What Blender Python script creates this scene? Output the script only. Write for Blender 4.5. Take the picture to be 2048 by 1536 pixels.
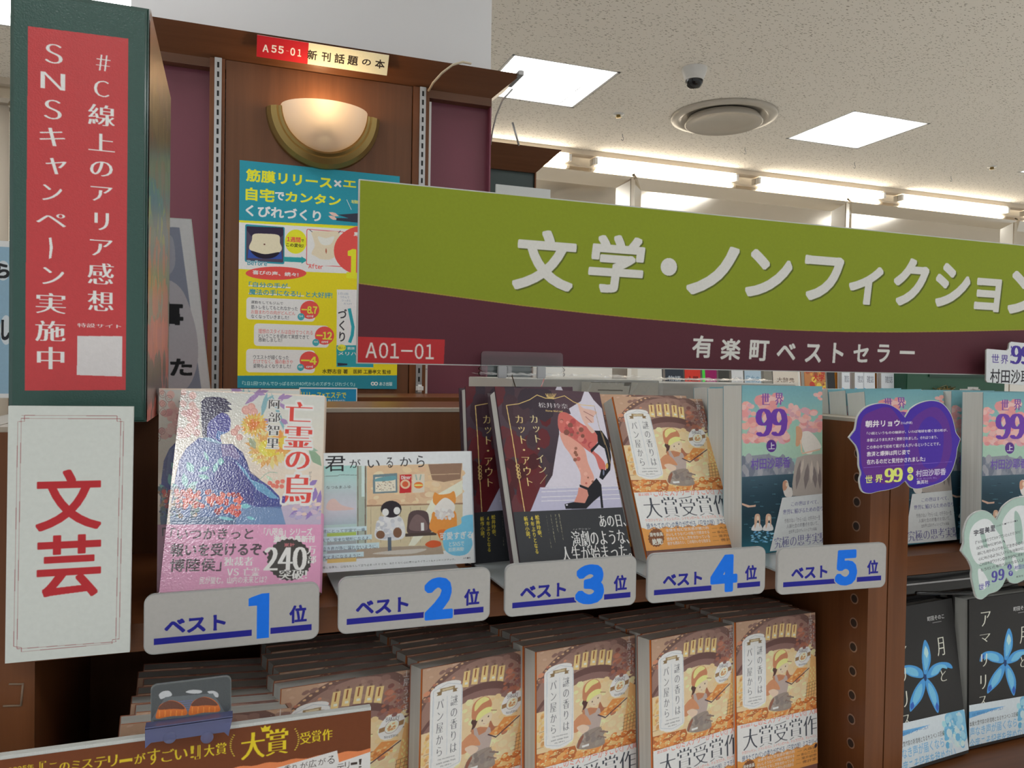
import bpy, bmesh, math, random
import numpy as np
from mathutils import Vector, Matrix, noise
from mathutils.geometry import tessellate_polygon
for o in list(bpy.data.objects): bpy.data.objects.remove(o)
S = bpy.context.scene; COL = S.collection
ZC = 1.40                       # eye height; everything below is written relative to the eye, lifted at the end
F = 1542.0
# ---------------------------------------------------------------- camera
_x = Vector((4246, -43, -F)).normalized(); _y = Vector((-560, 38, -F)); _y = (_y - _x*(_x.dot(_y))).normalized(); _z = _x.cross(_y)
cam = bpy.data.cameras.new('camera'); co = bpy.data.objects.new('camera', cam); COL.objects.link(co)
cam.sensor_width = 36; cam.lens = 36*F/2048; cam.clip_start = .01; cam.clip_end = 60
co.matrix_world = Matrix((_x, _y, _z)).to_4x4(); S.camera = co
# ---------------------------------------------------------------- world, exposure, ceiling lighting
S.view_settings.view_transform = 'Standard'; S.view_settings.look = 'None'; S.view_settings.gamma = 1
S.view_settings.exposure = 0.0; S.view_settings.use_curve_mapping = False
W = bpy.data.worlds.new('world'); S.world = W; W.use_nodes = True
W.node_tree.nodes['Background'].inputs[0].default_value = (.97, 1, 1, 1); W.node_tree.nodes['Background'].inputs[1].default_value = .62
PANEL_E = 10.5; TUBE_E = 13; SCONCE_W = .7
HC = 1.5                        # ceiling above the eye

def lin(c): c = c/255; return c/12.92 if c <= .04045 else ((c+.055)/1.055)**2.4
KP = 1.32
def P(r, g, b, k=None):
    k = KP if k is None else k
    return (min(lin(r)*k, .88), min(lin(g)*k, .88), min(lin(b)*k, .88))

# ---------------------------------------------------------------- materials
def newmat(name):
    m = bpy.data.materials.new(name); m.use_nodes = True; n = m.node_tree.nodes; return m, n, m.node_tree.links, n['Principled BSDF']
def plain(name, c, rough=.5, metal=0, spec=.5, trans=0, coat=0, alpha=1, bump=0, bs=200):
    m, n, l, b = newmat(name)
    b.inputs['Base Color'].default_value = (*c, 1); b.inputs['Roughness'].default_value = rough; b.inputs['Metallic'].default_value = metal
    b.inputs['Specular IOR Level'].default_value = spec; b.inputs['Transmission Weight'].default_value = trans
    b.inputs['Coat Weight'].default_value = coat; b.inputs['Coat Roughness'].default_value = .12; b.inputs['Alpha'].default_value = alpha
    if bump:
        t = n.new('ShaderNodeTexCoord'); x = n.new('ShaderNodeTexNoise'); x.inputs['Scale'].default_value = bs
        u = n.new('ShaderNodeBump'); u.inputs['Strength'].default_value = bump; u.inputs['Distance'].default_value = .002
        l.new(t.outputs['Object'], x.inputs['Vector']); l.new(x.outputs['Fac'], u.inputs['Height']); l.new(u.outputs['Normal'], b.inputs['Normal'])
    return m
def wood(name, c1, c2, scale, rough=.38):
    m, n, l, b = newmat(name)
    t = n.new('ShaderNodeTexCoord'); mp = n.new('ShaderNodeMapping'); mp.inputs['Scale'].default_value = scale
    x = n.new('ShaderNodeTexNoise'); x.inputs['Scale'].default_value = 1; x.inputs['Detail'].default_value = 6; x.inputs['Roughness'].default_value = .65
    r = n.new('ShaderNodeValToRGB'); r.color_ramp.elements[0].position = .3; r.color_ramp.elements[1].position = .72
    r.color_ramp.elements[0].color = (*c1, 1); r.color_ramp.elements[1].color = (*c2, 1)
    l.new(t.outputs['Object'], mp.inputs[0]); l.new(mp.outputs[0], x.inputs['Vector']); l.new(x.outputs['Fac'], r.inputs[0]); l.new(r.outputs[0], b.inputs['Base Color'])
    u = n.new('ShaderNodeBump'); u.inputs['Strength'].default_value = .15; u.inputs['Distance'].default_value = .001
    l.new(x.outputs['Fac'], u.inputs['Height']); l.new(u.outputs['Normal'], b.inputs['Normal']); b.inputs['Roughness'].default_value = rough; b.inputs['Specular IOR Level'].default_value = .3
    return m
def printmat(name, rough, coat=0, bump=0, bs=900):
    m, n, l, b = newmat(name)
    a = n.new('ShaderNodeAttribute'); a.attribute_name = 'Col'
    t = n.new('ShaderNodeTexCoord'); x = n.new('ShaderNodeTexNoise'); x.inputs['Scale'].default_value = 260; x.inputs['Detail'].default_value = 3
    mr = n.new('ShaderNodeMapRange'); mr.inputs['To Min'].default_value = .93; mr.inputs['To Max'].default_value = 1.05
    mx = n.new('ShaderNodeVectorMath'); mx.operation = 'SCALE'
    l.new(t.outputs['Object'], x.inputs['Vector']); l.new(x.outputs['Fac'], mr.inputs['Value']); l.new(a.outputs['Color'], mx.inputs[0]); l.new(mr.outputs[0], mx.inputs['Scale'])
    l.new(mx.outputs[0], b.inputs['Base Color']); b.inputs['Roughness'].default_value = rough; b.inputs['Specular IOR Level'].default_value = .22; b.inputs['Coat Weight'].default_value = coat; b.inputs['Coat Roughness'].default_value = .18 if coat < .9 else .13
    if bump:
        y = n.new('ShaderNodeTexNoise'); y.inputs['Scale'].default_value = bs; u = n.new('ShaderNodeBump'); u.inputs['Strength'].default_value = bump; u.inputs['Distance'].default_value = .0004
        l.new(t.outputs['Object'], y.inputs['Vector']); l.new(y.outputs['Fac'], u.inputs['Height']); l.new(u.outputs['Normal'], b.inputs['Coat Normal']); l.new(u.outputs['Normal'], b.inputs['Normal'])
    return m
def emit(name, c, s):
    m = bpy.data.materials.new(name); m.use_nodes = True; n = m.node_tree.nodes; n.remove(n['Principled BSDF'])
    e = n.new('ShaderNodeEmission'); e.inputs[0].default_value = (*c, 1); e.inputs[1].default_value = s
    m.node_tree.links.new(e.outputs[0], n['Material Output'].inputs[0]); return m
M = {}
M['woodv'] = wood('brown_wood_upright', (.135, .046, .015), (.195, .070, .025), (70, 70, 3))
M['woodh'] = wood('brown_wood_lengthwise', (.135, .046, .015), (.195, .070, .025), (3, 70, 70))
M['panelv'] = wood('brown_wood_panel', (.125, .052, .024), (.165, .070, .033), (60, 60, 2.2), .4)
M['cornice'] = wood('brown_cornice_wood', (.115, .045, .020), (.15, .062, .029), (3, 60, 60), .3)
M['maroon'] = plain('maroon_laminate', P(100, 48, 62), .45)
M['darkwood'] = plain('dark_recess_board', (.03, .018, .012), .6)
M['edge'] = plain('pale_edge_tape', P(150, 140, 128), .5)
M['white'] = plain('white_paint', (.62, .62, .63), .6)
M['whiteplastic'] = plain('white_plastic', (.75, .75, .74), .35)
M['foam'] = plain('white_foam_board', (.60, .62, .61), .7, bump=.3, bs=500)
M['page'] = None
M['steel'] = plain('brushed_steel', (.80, .74, .65), .2, 1)
M['steelp'] = plain('steel_sheet', (.80, .74, .65), .14, 1)
M['grey'] = plain('grey_metal', (.42, .42, .43), .35, .8)
M['slot'] = plain('dark_slot', (.01, .01, .01), .8)
M['brass'] = plain('antique_brass', (.36, .25, .09), .32, .85)
M['black'] = plain('black_glossy', (.01, .01, .012), .15)
M['cable'] = plain('ivory_cable', (.5, .42, .3), .5)
M['acry'] = plain('clear_acrylic', (.95, .96, .97), .03, trans=1)
M['milky'] = plain('milky_acrylic', (.40, .40, .40), .22, trans=.0, coat=.3)
M['tray'] = plain('pale_translucent_tray', (.50, .54, .56), .15, trans=.35)
M['blueplastic'] = plain('blue_tinted_plastic', (.16, .18, .38), .18, trans=.45)
M['green'] = plain('dark_green_gloss', P(40, 70, 64), .2, coat=.6)
M['panel_light'] = emit('ceiling_panel_glow', (.98, 1, 1), PANEL_E)
M['tube'] = emit('tube_glow', (1, .88, .70), TUBE_E)
M['bulb'] = emit('warm_bulb_glow', (1, .70, .38), 25)
M['print'] = printmat('printed_paper', .42)
M['printg'] = printmat('glossy_printed_cover', .3, .5, .5, 700)
M['printgl'] = printmat('laminated_cover', .3, 1.0, .35, 600); M['printgl'].node_tree.nodes['Principled BSDF'].inputs['Coat IOR'].default_value = 1.8; M['printgl'].node_tree.nodes['Principled BSDF'].inputs['Coat Roughness'].default_value = .09
M['printm'] = printmat('matt_printed_board', .55)
M['wrap'] = None
# page block: fine stacked sheets across the thickness
m, n, l, b = newmat('stacked_book_pages')
t = n.new('ShaderNodeTexCoord'); mp = n.new('ShaderNodeMapping'); mp.inputs['Scale'].default_value = (6, 6, 3500)
x = n.new('ShaderNodeTexNoise'); x.inputs['Scale'].default_value = 1; x.inputs['Detail'].default_value = 2
r = n.new('ShaderNodeValToRGB'); r.color_ramp.elements[0].color = (.50, .50, .47, 1); r.color_ramp.elements[1].color = (.68, .68, .65, 1); r.color_ramp.elements[0].position = .3; r.color_ramp.elements[1].position = .6
l.new(t.outputs['Object'], mp.inputs[0]); l.new(mp.outputs[0], x.inputs['Vector']); l.new(x.outputs['Fac'], r.inputs[0]); l.new(r.outputs[0], b.inputs['Base Color']); b.inputs['Roughness'].default_value = .8
M['page'] = m
# clear film with a strong sheen
m, n, l, b = newmat('clear_film')
b.inputs['Base Color'].default_value = (.9, .92, .93, 1); b.inputs['Roughness'].default_value = .08; b.inputs['Alpha'].default_value = .22; b.inputs['Specular IOR Level'].default_value = 1
M['wrap'] = m
# sconce glass
m, n, l, b = newmat('frosted_sconce_glass')
tr = n.new('ShaderNodeBsdfTranslucent'); tr.inputs[0].default_value = (.95, .86, .72, 1); mx = n.new('ShaderNodeMixShader'); mx.inputs[0].default_value = .16
b.inputs['Base Color'].default_value = (.46, .44, .40, 1); b.inputs['Roughness'].default_value = .35
l.new(b.outputs[0], mx.inputs[1]); l.new(tr.outputs[0], mx.inputs[2]); l.new(mx.outputs[0], n['Material Output'].inputs[0])
M['glass'] = m
# ceiling board with fissures
m, n, l, b = newmat('fissured_ceiling_board')
t = n.new('ShaderNodeTexCoord')
def fiss(rot, sc, th):
    mp = n.new('ShaderNodeMapping'); mp.inputs['Rotation'].default_value = (0, 0, rot); mp.inputs['Scale'].default_value = sc
    nz = n.new('ShaderNodeTexNoise'); nz.inputs['Scale'].default_value = 14; ad = n.new('ShaderNodeVectorMath'); ad.operation = 'ADD'
    v = n.new('ShaderNodeTexVoronoi'); v.inputs['Scale'].default_value = 1; v.inputs['Randomness'].default_value = 1
    c = n.new('ShaderNodeMath'); c.operation = 'LESS_THAN'; c.inputs[1].default_value = th
    l.new(t.outputs['Object'], mp.inputs[0]); l.new(t.outputs['Object'], nz.inputs['Vector']); l.new(mp.outputs[0], ad.inputs[0]); l.new(nz.outputs['Color'], ad.inputs[1])
    l.new(ad.outputs[0], v.inputs['Vector']); l.new(v.outputs['Distance'], c.inputs[0]); return c
a1 = fiss(.5, (25, 86, 1), .175); a2 = fiss(-.9, (29, 78, 1), .155); a3 = fiss(2.0, (70, 75, 1), .15)
s1 = n.new('ShaderNodeMath'); s1.operation = 'MAXIMUM'; s2 = n.new('ShaderNodeMath'); s2.operation = 'MAXIMUM'
l.new(a1.outputs[0], s1.inputs[0]); l.new(a2.outputs[0], s1.inputs[1]); l.new(s1.outputs[0], s2.inputs[0]); l.new(a3.outputs[0], s2.inputs[1])
mx = n.new('ShaderNodeMix'); mx.data_type = 'RGBA'; mx.inputs['A'].default_value = (.88, .84, .77, 1); mx.inputs['B'].default_value = (.34, .30, .25, 1)
l.new(s2.outputs[0], mx.inputs['Factor']); l.new(mx.outputs['Result'], b.inputs['Base Color']); b.inputs['Roughness'].default_value = .9
M['ceil'] = m

# ---------------------------------------------------------------- object helpers
def mk(name, bm, m, parent=None, smooth=False, recalc=True):
    if recalc: bmesh.ops.recalc_face_normals(bm, faces=bm.faces)
    me = bpy.data.meshes.new(name); bm.to_mesh(me); bm.free()
    if smooth: me.shade_smooth()
    for mm in (m if isinstance(m, (list, tuple)) else [m]): me.materials.append(M[mm] if isinstance(mm, str) else mm)
    o = bpy.data.objects.new(name, me); COL.objects.link(o)
    if parent: o.parent = parent
    return o
def tag(o, label=None, cat=None, group=None, kind=None):
    if label: o['label'] = label
    if cat: o['category'] = cat
    if group: o['group'] = group
    if kind: o['kind'] = kind
    return o
def empty(name, label=None, cat=None, group=None, mat=None):
    o = bpy.data.objects.new(name, None); COL.objects.link(o); o.empty_display_size = .05
    if mat is not None: o.matrix_world = mat
    return tag(o, label, cat, group)
def pose(x, y, z, yaw=0, lean=0, roll=0):
    base = Matrix(((1, 0, 0), (0, 0, -1), (0, 1, 0)))
    R = Matrix.Rotation(math.radians(yaw), 3, 'Z') @ Matrix.Rotation(-math.radians(lean), 3, 'X') @ base @ Matrix.Rotation(math.radians(roll), 3, 'Z')
    return Matrix.Translation((x, y, z)) @ R.to_4x4()
def addbox(bm, x0, x1, y0, y1, z0, z1):
    v = [bm.verts.new((x, y, z)) for z in (z0, z1) for y in (y0, y1) for x in (x0, x1)]
    fs = []
    for q in ((0, 2, 3, 1), (4, 5, 7, 6), (0, 1, 5, 4), (2, 6, 7, 3), (0, 4, 6, 2), (1, 3, 7, 5)): fs.append(bm.faces.new([v[i] for i in q]))
    return v, fs
def box(name, m, x0, x1, y0, y1, z0, z1, parent=None, bev=0):
    bm = bmesh.new(); addbox(bm, x0, x1, y0, y1, z0, z1)
    if bev: bmesh.ops.bevel(bm, geom=bm.edges[:], offset=bev, segments=2, affect='EDGES')
    return mk(name, bm, m, parent)
def prism(name, m, pts, z0, z1, parent=None, ax='z'):
    """outline pts (a,b) extruded z0..z1; ax picks the extrusion axis"""
    bm = bmesh.new(); n_ = len(pts)
    def V(a, b, c): return (a, b, c) if ax == 'z' else ((c, a, b) if ax == 'x' else (a, c, b))
    A = [bm.verts.new(V(a, b, z0)) for a, b in pts]; B = [bm.verts.new(V(a, b, z1)) for a, b in pts]
    tris = tessellate_polygon([[Vector((a, b, 0)) for a, b in pts]])
    for t_ in tris:
        bm.faces.new([A[i] for i in t_]); bm.faces.new([B[i] for i in reversed(t_)])
    for i in range(n_): bm.faces.new((A[i], A[(i+1) % n_], B[(i+1) % n_], B[i]))
    return mk(name, bm, m, parent)
def rrpts(x0, y0, x1, y1, r, n_=6):
    out = []
    for cx, cy, a in ((x1-r, y1-r, 0), (x0+r, y1-r, 90), (x0+r, y0+r, 180), (x1-r, y0+r, 270)):
        for k in range(n_+1):
            t_ = math.radians(a+90*k/n_); out.append((cx+r*math.cos(t_), cy+r*math.sin(t_)))
    return out
def tube(name, m, pts, r, parent=None, seg=8):
    bm = bmesh.new(); rings = []
    for i, p in enumerate(pts):
        p = Vector(p); d = (Vector(pts[min(i+1, len(pts)-1)])-Vector(pts[max(i-1, 0)])).normalized()
        u = d.cross(Vector((0, .3, 1))).normalized(); w = d.cross(u)
        rings.append([bm.verts.new(p+r*(math.cos(2*math.pi*k/seg)*u+math.sin(2*math.pi*k/seg)*w)) for k in range(seg)])
    for a, b_ in zip(rings, rings[1:]):
        for k in range(seg): bm.faces.new((a[k], a[(k+1) % seg], b_[(k+1) % seg], b_[k]))
    bm.faces.new(rings[0]); bm.faces.new(rings[-1])
    return mk(name, bm, m, parent, smooth=True)
def lathe(name, m, prof, c, parent=None, seg=40, smooth=True):
    bm = bmesh.new(); rings = []
    for r_, z_ in prof: rings.append([bm.verts.new((c[0]+r_*math.cos(2*math.pi*k/seg), c[1]+r_*math.sin(2*math.pi*k/seg), c[2]+z_)) for k in range(seg)])
    for a, b_ in zip(rings, rings[1:]):
        for k in range(seg): bm.faces.new((a[k], a[(k+1) % seg], b_[(k+1) % seg], b_[k]))
    if prof[-1][0] > 1e-6: bm.faces.new(rings[-1])
    return mk(name, bm, m, parent, smooth=smooth)

# ---------------------------------------------------------------- printed art on flat surfaces
_ts = bpy.data.scenes.new('glyphs'); _tc = bpy.data.curves.new('glyph', 'FONT'); _to = bpy.data.objects.new('glyph', _tc); _ts.collection.objects.link(_to)
_tc.resolution_u = 3; _cache = {}
def glyph(s, off=0.0):
    k = (s, round(off, 4))
    if k in _cache: return _cache[k]
    _tc.body = s; _tc.offset = off
    
    with bpy.context.temp_override(scene=_ts, view_layer=_ts.view_layers[0]): dg = bpy.context.evaluated_depsgraph_get()
    dg.update()
    e = _to.evaluated_get(dg); me = e.to_mesh()
    v = [(p.co.x, p.co.y) for p in me.vertices]; f = [tuple(q.vertices) for q in me.polygons]
    e.to_mesh_clear(); _cache[k] = (v, f); return _cache[k]
FW = {c: chr(ord(c)+0xFEE0) for c in '0123456789ABCDEFGHIJKLMNOPQRSTUVWXYZabcdefghijklmnopqrstuvwxyz#!&-'}
def homog(q, w, h):
    dst = [(0, h), (w, h), (w, 0), (0, 0)]; A = []; B = []
    for (x_, y_), (u, v) in zip(q, dst):
        A.append([x_, y_, 1, 0, 0, 0, -u*x_, -u*y_]); B.append(u); A.append([0, 0, 0, x_, y_, 1, -v*x_, -v*y_]); B.append(v)
    n_ = 8
    for i in range(n_):
        p = max(range(i, n_), key=lambda r_: abs(A[r_][i])); A[i], A[p] = A[p], A[i]; B[i], B[p] = B[p], B[i]
        for j in range(i+1, n_):
            f_ = A[j][i]/A[i][i]
            for k in range(i, n_): A[j][k] -= f_*A[i][k]
            B[j] -= f_*B[i]
    X = [0]*8
    for i in reversed(range(n_)): X[i] = (B[i]-sum(A[i][k]*X[k] for k in range(i+1, n_)))/A[i][i]
    return X
def at(u, v, Y):
    """point of the plane Y (distance into the shop) seen at picture position u, v"""
    c = Vector((u-1024, 768-v, -F)); d = Vector((_x.dot(c), _y.dot(c), _z.dot(c))); return d*(Y/d.y)
def pj(p):
    c = _x*p[0]+_y*p[1]+_z*p[2]
    c = Matrix((_x, _y, _z)).transposed() @ Vector(p); return (1024+F*c.x/-c.z, 768-F*c.y/-c.z)
def quad(mt, w, h): return [pj(mt @ Vector(p)) for p in ((0, h, 0), (w, h, 0), (w, 0, 0), (0, 0, 0))]
class Art:
    """flat artwork measured off a quadrilateral view of it; q = corners TL TR BR BL in the measuring frame"""
    def __init__(s, w, h, mt=None, k=None, q=None):
        if mt is not None: q = quad(mt, w, h)
        s.w, s.h = w, h; s.H = homog(q, w, h) if q else None; s.c = (0, 0, 1); s.L = 0; s.grp = []; s.v = []; s.f = []; s.col = []; s.k = k
    def crop(s, ox, oy, sc): s.c = (ox, oy, sc); return s
    def m(s, x_, y_):
        if s.H is None: return x_, y_
        x_ = s.c[0]+x_/s.c[2]; y_ = s.c[1]+y_/s.c[2]; H = s.H; d = H[6]*x_+H[7]*y_+1
        return (H[0]*x_+H[1]*y_+H[2])/d, (H[3]*x_+H[4]*y_+H[5])/d
    def C(s, c): return P(*c, s.k)
    def up(s): s.L += 1; return s
    def clipc(s, u, v): return u, v
    def raw(s, pts, tris, cols):
        b0 = len(s.v); z = 0
        for p in pts:
            p = s.clipc(*p); s.v.append((p[0], p[1], z))
        s.f += [tuple(b0+i for i in t_) for t_ in tris]; s.col += cols
    def lpoly(s, pts, c, bump=True):
        if bump: s.up()
        tr = tessellate_polygon([[Vector((a, b_, 0)) for a, b_ in pts]]); cc = s.C(c)
        s.raw(pts, tr, [cc]*len(pts))
    def poly(s, pts, c, bump=True): s.lpoly([s.m(*p) for p in pts], c, bump)
    def blob(s, pts, c, bump=True, n_=5):
        out = []; N = len(pts)
        for i in range(N):
            p0, p1, p2, p3 = [Vector(pts[(i+j-1) % N]) for j in range(4)]
            for k in range(n_):
                t_ = k/n_; out.append(tuple(.5*((2*p1)+(-p0+p2)*t_+(2*p0-5*p1+4*p2-p3)*t_*t_+(-p0+3*p1-3*p2+p3)*t_**3)))
        s.poly(out, c, bump)
    def full(s, c): s.lpoly([(0, 0), (s.w, 0), (s.w, s.h), (0, s.h)], c)
    def rect(s, x0, y0, x1, y1, c, bump=True):
        a = s.m(x0, y0); b_ = s.m(x1, y1); s.lpoly([a, (b_[0], a[1]), b_, (a[0], b_[1])], c, bump)
    def grad(s, x0, y0, x1, y1, cs):
        s.up(); a = s.m(x0, y0); b_ = s.m(x1, y1); n_ = len(cs)
        pts = []; cc = []
        for i, c in enumerate(cs):
            y_ = a[1]+(b_[1]-a[1])*i/(n_-1); pts += [(a[0], y_), (b_[0], y_)]; cc += [s.C(c)]*2
        s.raw(pts, [(2*i, 2*i+1, 2*i+3, 2*i+2) for i in range(n_-1)], cc)
    def ell(s, cx, cy, rx, ry, c, bump=True, n_=18, rot=0):
        pts = []
        for k in range(n_):
            t_ = 2*math.pi*k/n_; a, b_ = rx*math.cos(t_), ry*math.sin(t_); pts.append((cx+a*math.cos(rot)-b_*math.sin(rot), cy+a*math.sin(rot)+b_*math.cos(rot)))
        s.poly(pts, c, bump)
    def ring(s, cx, cy, r, w_, c, a0=0, a1=360, n_=24):
        o_ = [(cx+r*math.cos(math.radians(a0+(a1-a0)*k/n_)), cy+r*math.sin(math.radians(a0+(a1-a0)*k/n_))) for k in range(n_+1)]
        s.line(o_, w_, c)
    def line(s, pts, w_, c, bump=True):
        if bump: s.up()
        cc = s.C(c)
        for (xa, ya), (xb, yb) in zip(pts, pts[1:]):
            d = math.hypot(xb-xa, yb-ya) or 1; nx, ny = -(yb-ya)/d*w_/2, (xb-xa)/d*w_/2; ex, ey = (xb-xa)/d*w_*.2, (yb-ya)/d*w_*.2
            q = [s.m(xa+nx-ex, ya+ny-ey), s.m(xb+nx+ex, yb+ny+ey), s.m(xb-nx+ex, yb-ny+ey), s.m(xa-nx-ex, ya-ny-ey)]
            s.raw(q, [(0, 1, 2, 3)], [cc]*4)
    def rr(s, x0, y0, x1, y1, r_, c):
        p = s.m(x0, y0); q = s.m(x1, y1); a = (p[0], q[1]); b_ = (q[0], p[1]); s.lpoly(rrpts(a[0], a[1], b_[0], b_[1], r_), c)
    def leaf(s, xa, ya, xb, yb, w_, c, bump=True):
        dx, dy = xb-xa, yb-ya; nx, ny = -dy, dx; d = math.hypot(dx, dy); nx, ny = nx/d*w_/2, ny/d*w_/2
        s.poly([(xa, ya), (xa+dx*.3+nx*.8, ya+dy*.3+ny*.8), (xa+dx*.6+nx, ya+dy*.6+ny), (xb, yb), (xa+dx*.6-nx, ya+dy*.6-ny), (xa+dx*.3-nx*.8, ya+dy*.3-ny*.8)], c, bump)
    def dabs(s, x0, y0, x1, y1, n_, r0, r1, cs, seed=0, asp=1.0, jit=10, inside=None):
        rg = random.Random(seed); s.up()
        for i in range(n_):
            if i % max(1, n_//4) == 0: s.up()
            x_, y_ = rg.uniform(x0, x1), rg.uniform(y0, y1)
            if inside and not inside(x_, y_): continue
            c = rg.choice(cs); j = rg.uniform(-jit, jit); r_ = rg.uniform(r0, r1)
            s.ell(x_, y_, r_, r_*asp, tuple(min(255, max(0, q+j)) for q in c), False, 8, rg.uniform(-.3, .3))
    def put(s, g, sx, sy, tx, ty, c, shear=0):
        v, f = g; cc = s.C(c); s.raw([(tx+x_*sx+y_*shear, ty+y_*sy) for x_, y_ in v], f, [cc]*len(v))
    def bold(s, g, sx, sy, tx, ty, c, off=0, serif=0, shear=0):
        """glyph with strokes thickened by off; serif > 0 widens uprights and thins level strokes"""
        f0 = len(s.f); s.put(g, sx, sy, tx, ty, c, shear); em = min(abs(sx), abs(sy)); o = max(off, 0)
        s.grp.append((f0, len(s.f), (o+serif)*em, (o*.6-.022 if serif else o)*em, s.C(c)))
    def glyphs(s, st, off, serif):
        st = ''.join(FW.get(ch, ch) for ch in st)
        return glyph(st, 0)
    def t(s, st, x0, y0, x1, y1, c, off=.012, serif=0, shear=0, adv=None, out=None):
        """one horizontal string fitted to the box TL(x0,y0) BR(x1,y1)"""
        a = s.m(x0, y0); b_ = s.m(x1, y1); s.up()
        if any(ch in FW for ch in st) and len(st) > 1 and adv is None: adv = 1
        if adv:   # set glyph by glyph with tight bearings
            vs, fs, pen = [], [], 0
            for ch in st:
                if ch == ' ': pen += .45; continue
                v, f = s.glyphs(ch, off, serif); 
                if ch in FW or ch in '.,・': x_0 = min(p[0] for p in v)-.06*adv; wd = max(p[0] for p in v)-x_0+.06*adv
                else: x_0, wd = 0, 1
                b0 = len(vs); vs += [(p[0]-x_0+pen, p[1]) for p in v]; fs += [tuple(i+b0 for i in q) for q in f]; pen += wd
            g = (vs, fs)
        else: g = s.glyphs(st, off, serif)
        if not g[0]: return
        xs = [p[0] for p in g[0]]; ys = [p[1] for p in g[0]]; o_ = max(off, 0); mx0 = min(xs)-o_-serif; my0 = min(ys)-o_*.8; w_ = max(xs)+o_+serif-mx0 or 1; h_ = max(ys)+o_*.8-my0 or 1
        sy = (a[1]-b_[1])/h_; sx = (b_[0]-a[0]-abs(shear)*h_*sy)/w_; shear = shear*sy
        if shear: a = (a[0]-my0*shear, a[1])
        if out:
            oc, ow = out; s.bold(g, sx, sy, a[0]-mx0*sx, b_[1]-my0*sy, oc, max(off, 0)+ow+serif, 0, shear)
        s.bold(g, sx, sy, a[0]-mx0*sx, b_[1]-my0*sy, c, off, serif, shear)
    def col_(s, st, x0, y0, x1, y1, c, off=.012, serif=0, out=None):
        """vertical column of characters between TL and BR"""
        a = s.m(x0, y0); b_ = s.m(x1, y1); s.up(); n_ = len(st); ch_ = (a[1]-b_[1])/n_; w_ = b_[0]-a[0]
        for i, ch in enumerate(st):
            if ch == ' ': continue
            cy = a[1]-(i+.5)*ch_; cx = (a[0]+b_[0])/2
            for pas in ((0, 1) if out else (1,)):
                v, f = s.glyphs(ch, off+(out[1] if pas == 0 else 0), serif if pas else 0)
                cc = c if pas else out[0]
                if ch in FW:
                    mx_ = (min(p[0] for p in v)+max(p[0] for p in v))/2; v = [(p[0]-mx_+.5, p[1]) for p in v]
                if ch in 'ー―（）〈〉…「」':
                    v = [(p[1]-.38+.5, -(p[0]-.5)+.38) for p in v]
                elif ch in '、。': v = [(p[0]+.55, p[1]+.55) for p in v]
                elif ch in 'ャュョッっゃゅょァィ': v = [(p[0]+.08, p[1]+.08) for p in v]
                s.bold((v, f), w_, ch_*.98, cx-.5*w_, cy-.38*ch_*.98, cc, off+(out[1] if pas == 0 else 0), serif if pas else 0)
    def raster(s, ppm):
        W_, H_ = max(8, int(s.w*ppm)), max(8, int(s.h*ppm)); buf = np.full((H_, W_, 3), .7, np.float32)
        V = np.array([(p[0]/s.w*W_-.5, p[1]/s.h*H_-.5) for p in s.v]); Cc = np.array(s.col, np.float32)
        G = {g_[0]: g_ for g_ in s.grp if g_[1] > g_[0]}; cur = None; mask = None
        def stamp():
            g_, mk_, (gx0, gy0, gx1, gy1) = cur, mask, ext
            px = W_/s.w; rx, ry = g_[2]*px, g_[3]*px; pad = int(max(rx, ry, 1))+2
            X0, Y0, X1, Y1 = max(0, gx0-pad), max(0, gy0-pad), min(W_, gx1+pad+1), min(H_, gy1+pad+1)
            if X1 <= X0 or Y1 <= Y0: return
            m_ = np.pad(mk_[Y0:Y1, X0:X1].astype(np.float32), 1)
            if ry < 0:   # thin level strokes
                k_ = -ry; n_ = int(k_); fr = k_-n_; q = m_.copy()
                for d in range(1, n_+1): q = np.minimum(q, np.minimum(np.roll(m_, d, 0), np.roll(m_, -d, 0)))
                if fr > .05: q2 = np.minimum(q, np.minimum(np.roll(m_, n_+1, 0), np.roll(m_, -n_-1, 0))); q = q*(1-fr)+q2*fr
                m_ = q; ry = 0
            if rx > .05 or ry > .05:
                q = m_.copy(); A_ = int(math.ceil(rx)); B_ = int(math.ceil(ry))
                for dy in range(-B_, B_+1):
                    for dx in range(-A_, A_+1):
                        if not (dx or dy): continue
                        r_ = ((abs(dx)/max(rx, .01))**4+(abs(dy)/max(ry, .01))**4)**.25; mag = math.hypot(dx, dy); a_ = min(1, max(0, 1-(r_-1)*mag/max(r_, 1e-6))) if r_ > 1 else 1
                        if a_ > .04: q = np.maximum(q, np.roll(np.roll(m_, dy, 0), dx, 1)*a_)
                m_ = q
            m_ = m_[1:-1, 1:-1, None]; sub = buf[Y0:Y1, X0:X1]; sub[:] = sub*(1-m_)+np.array(g_[4], np.float32)*m_
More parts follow.
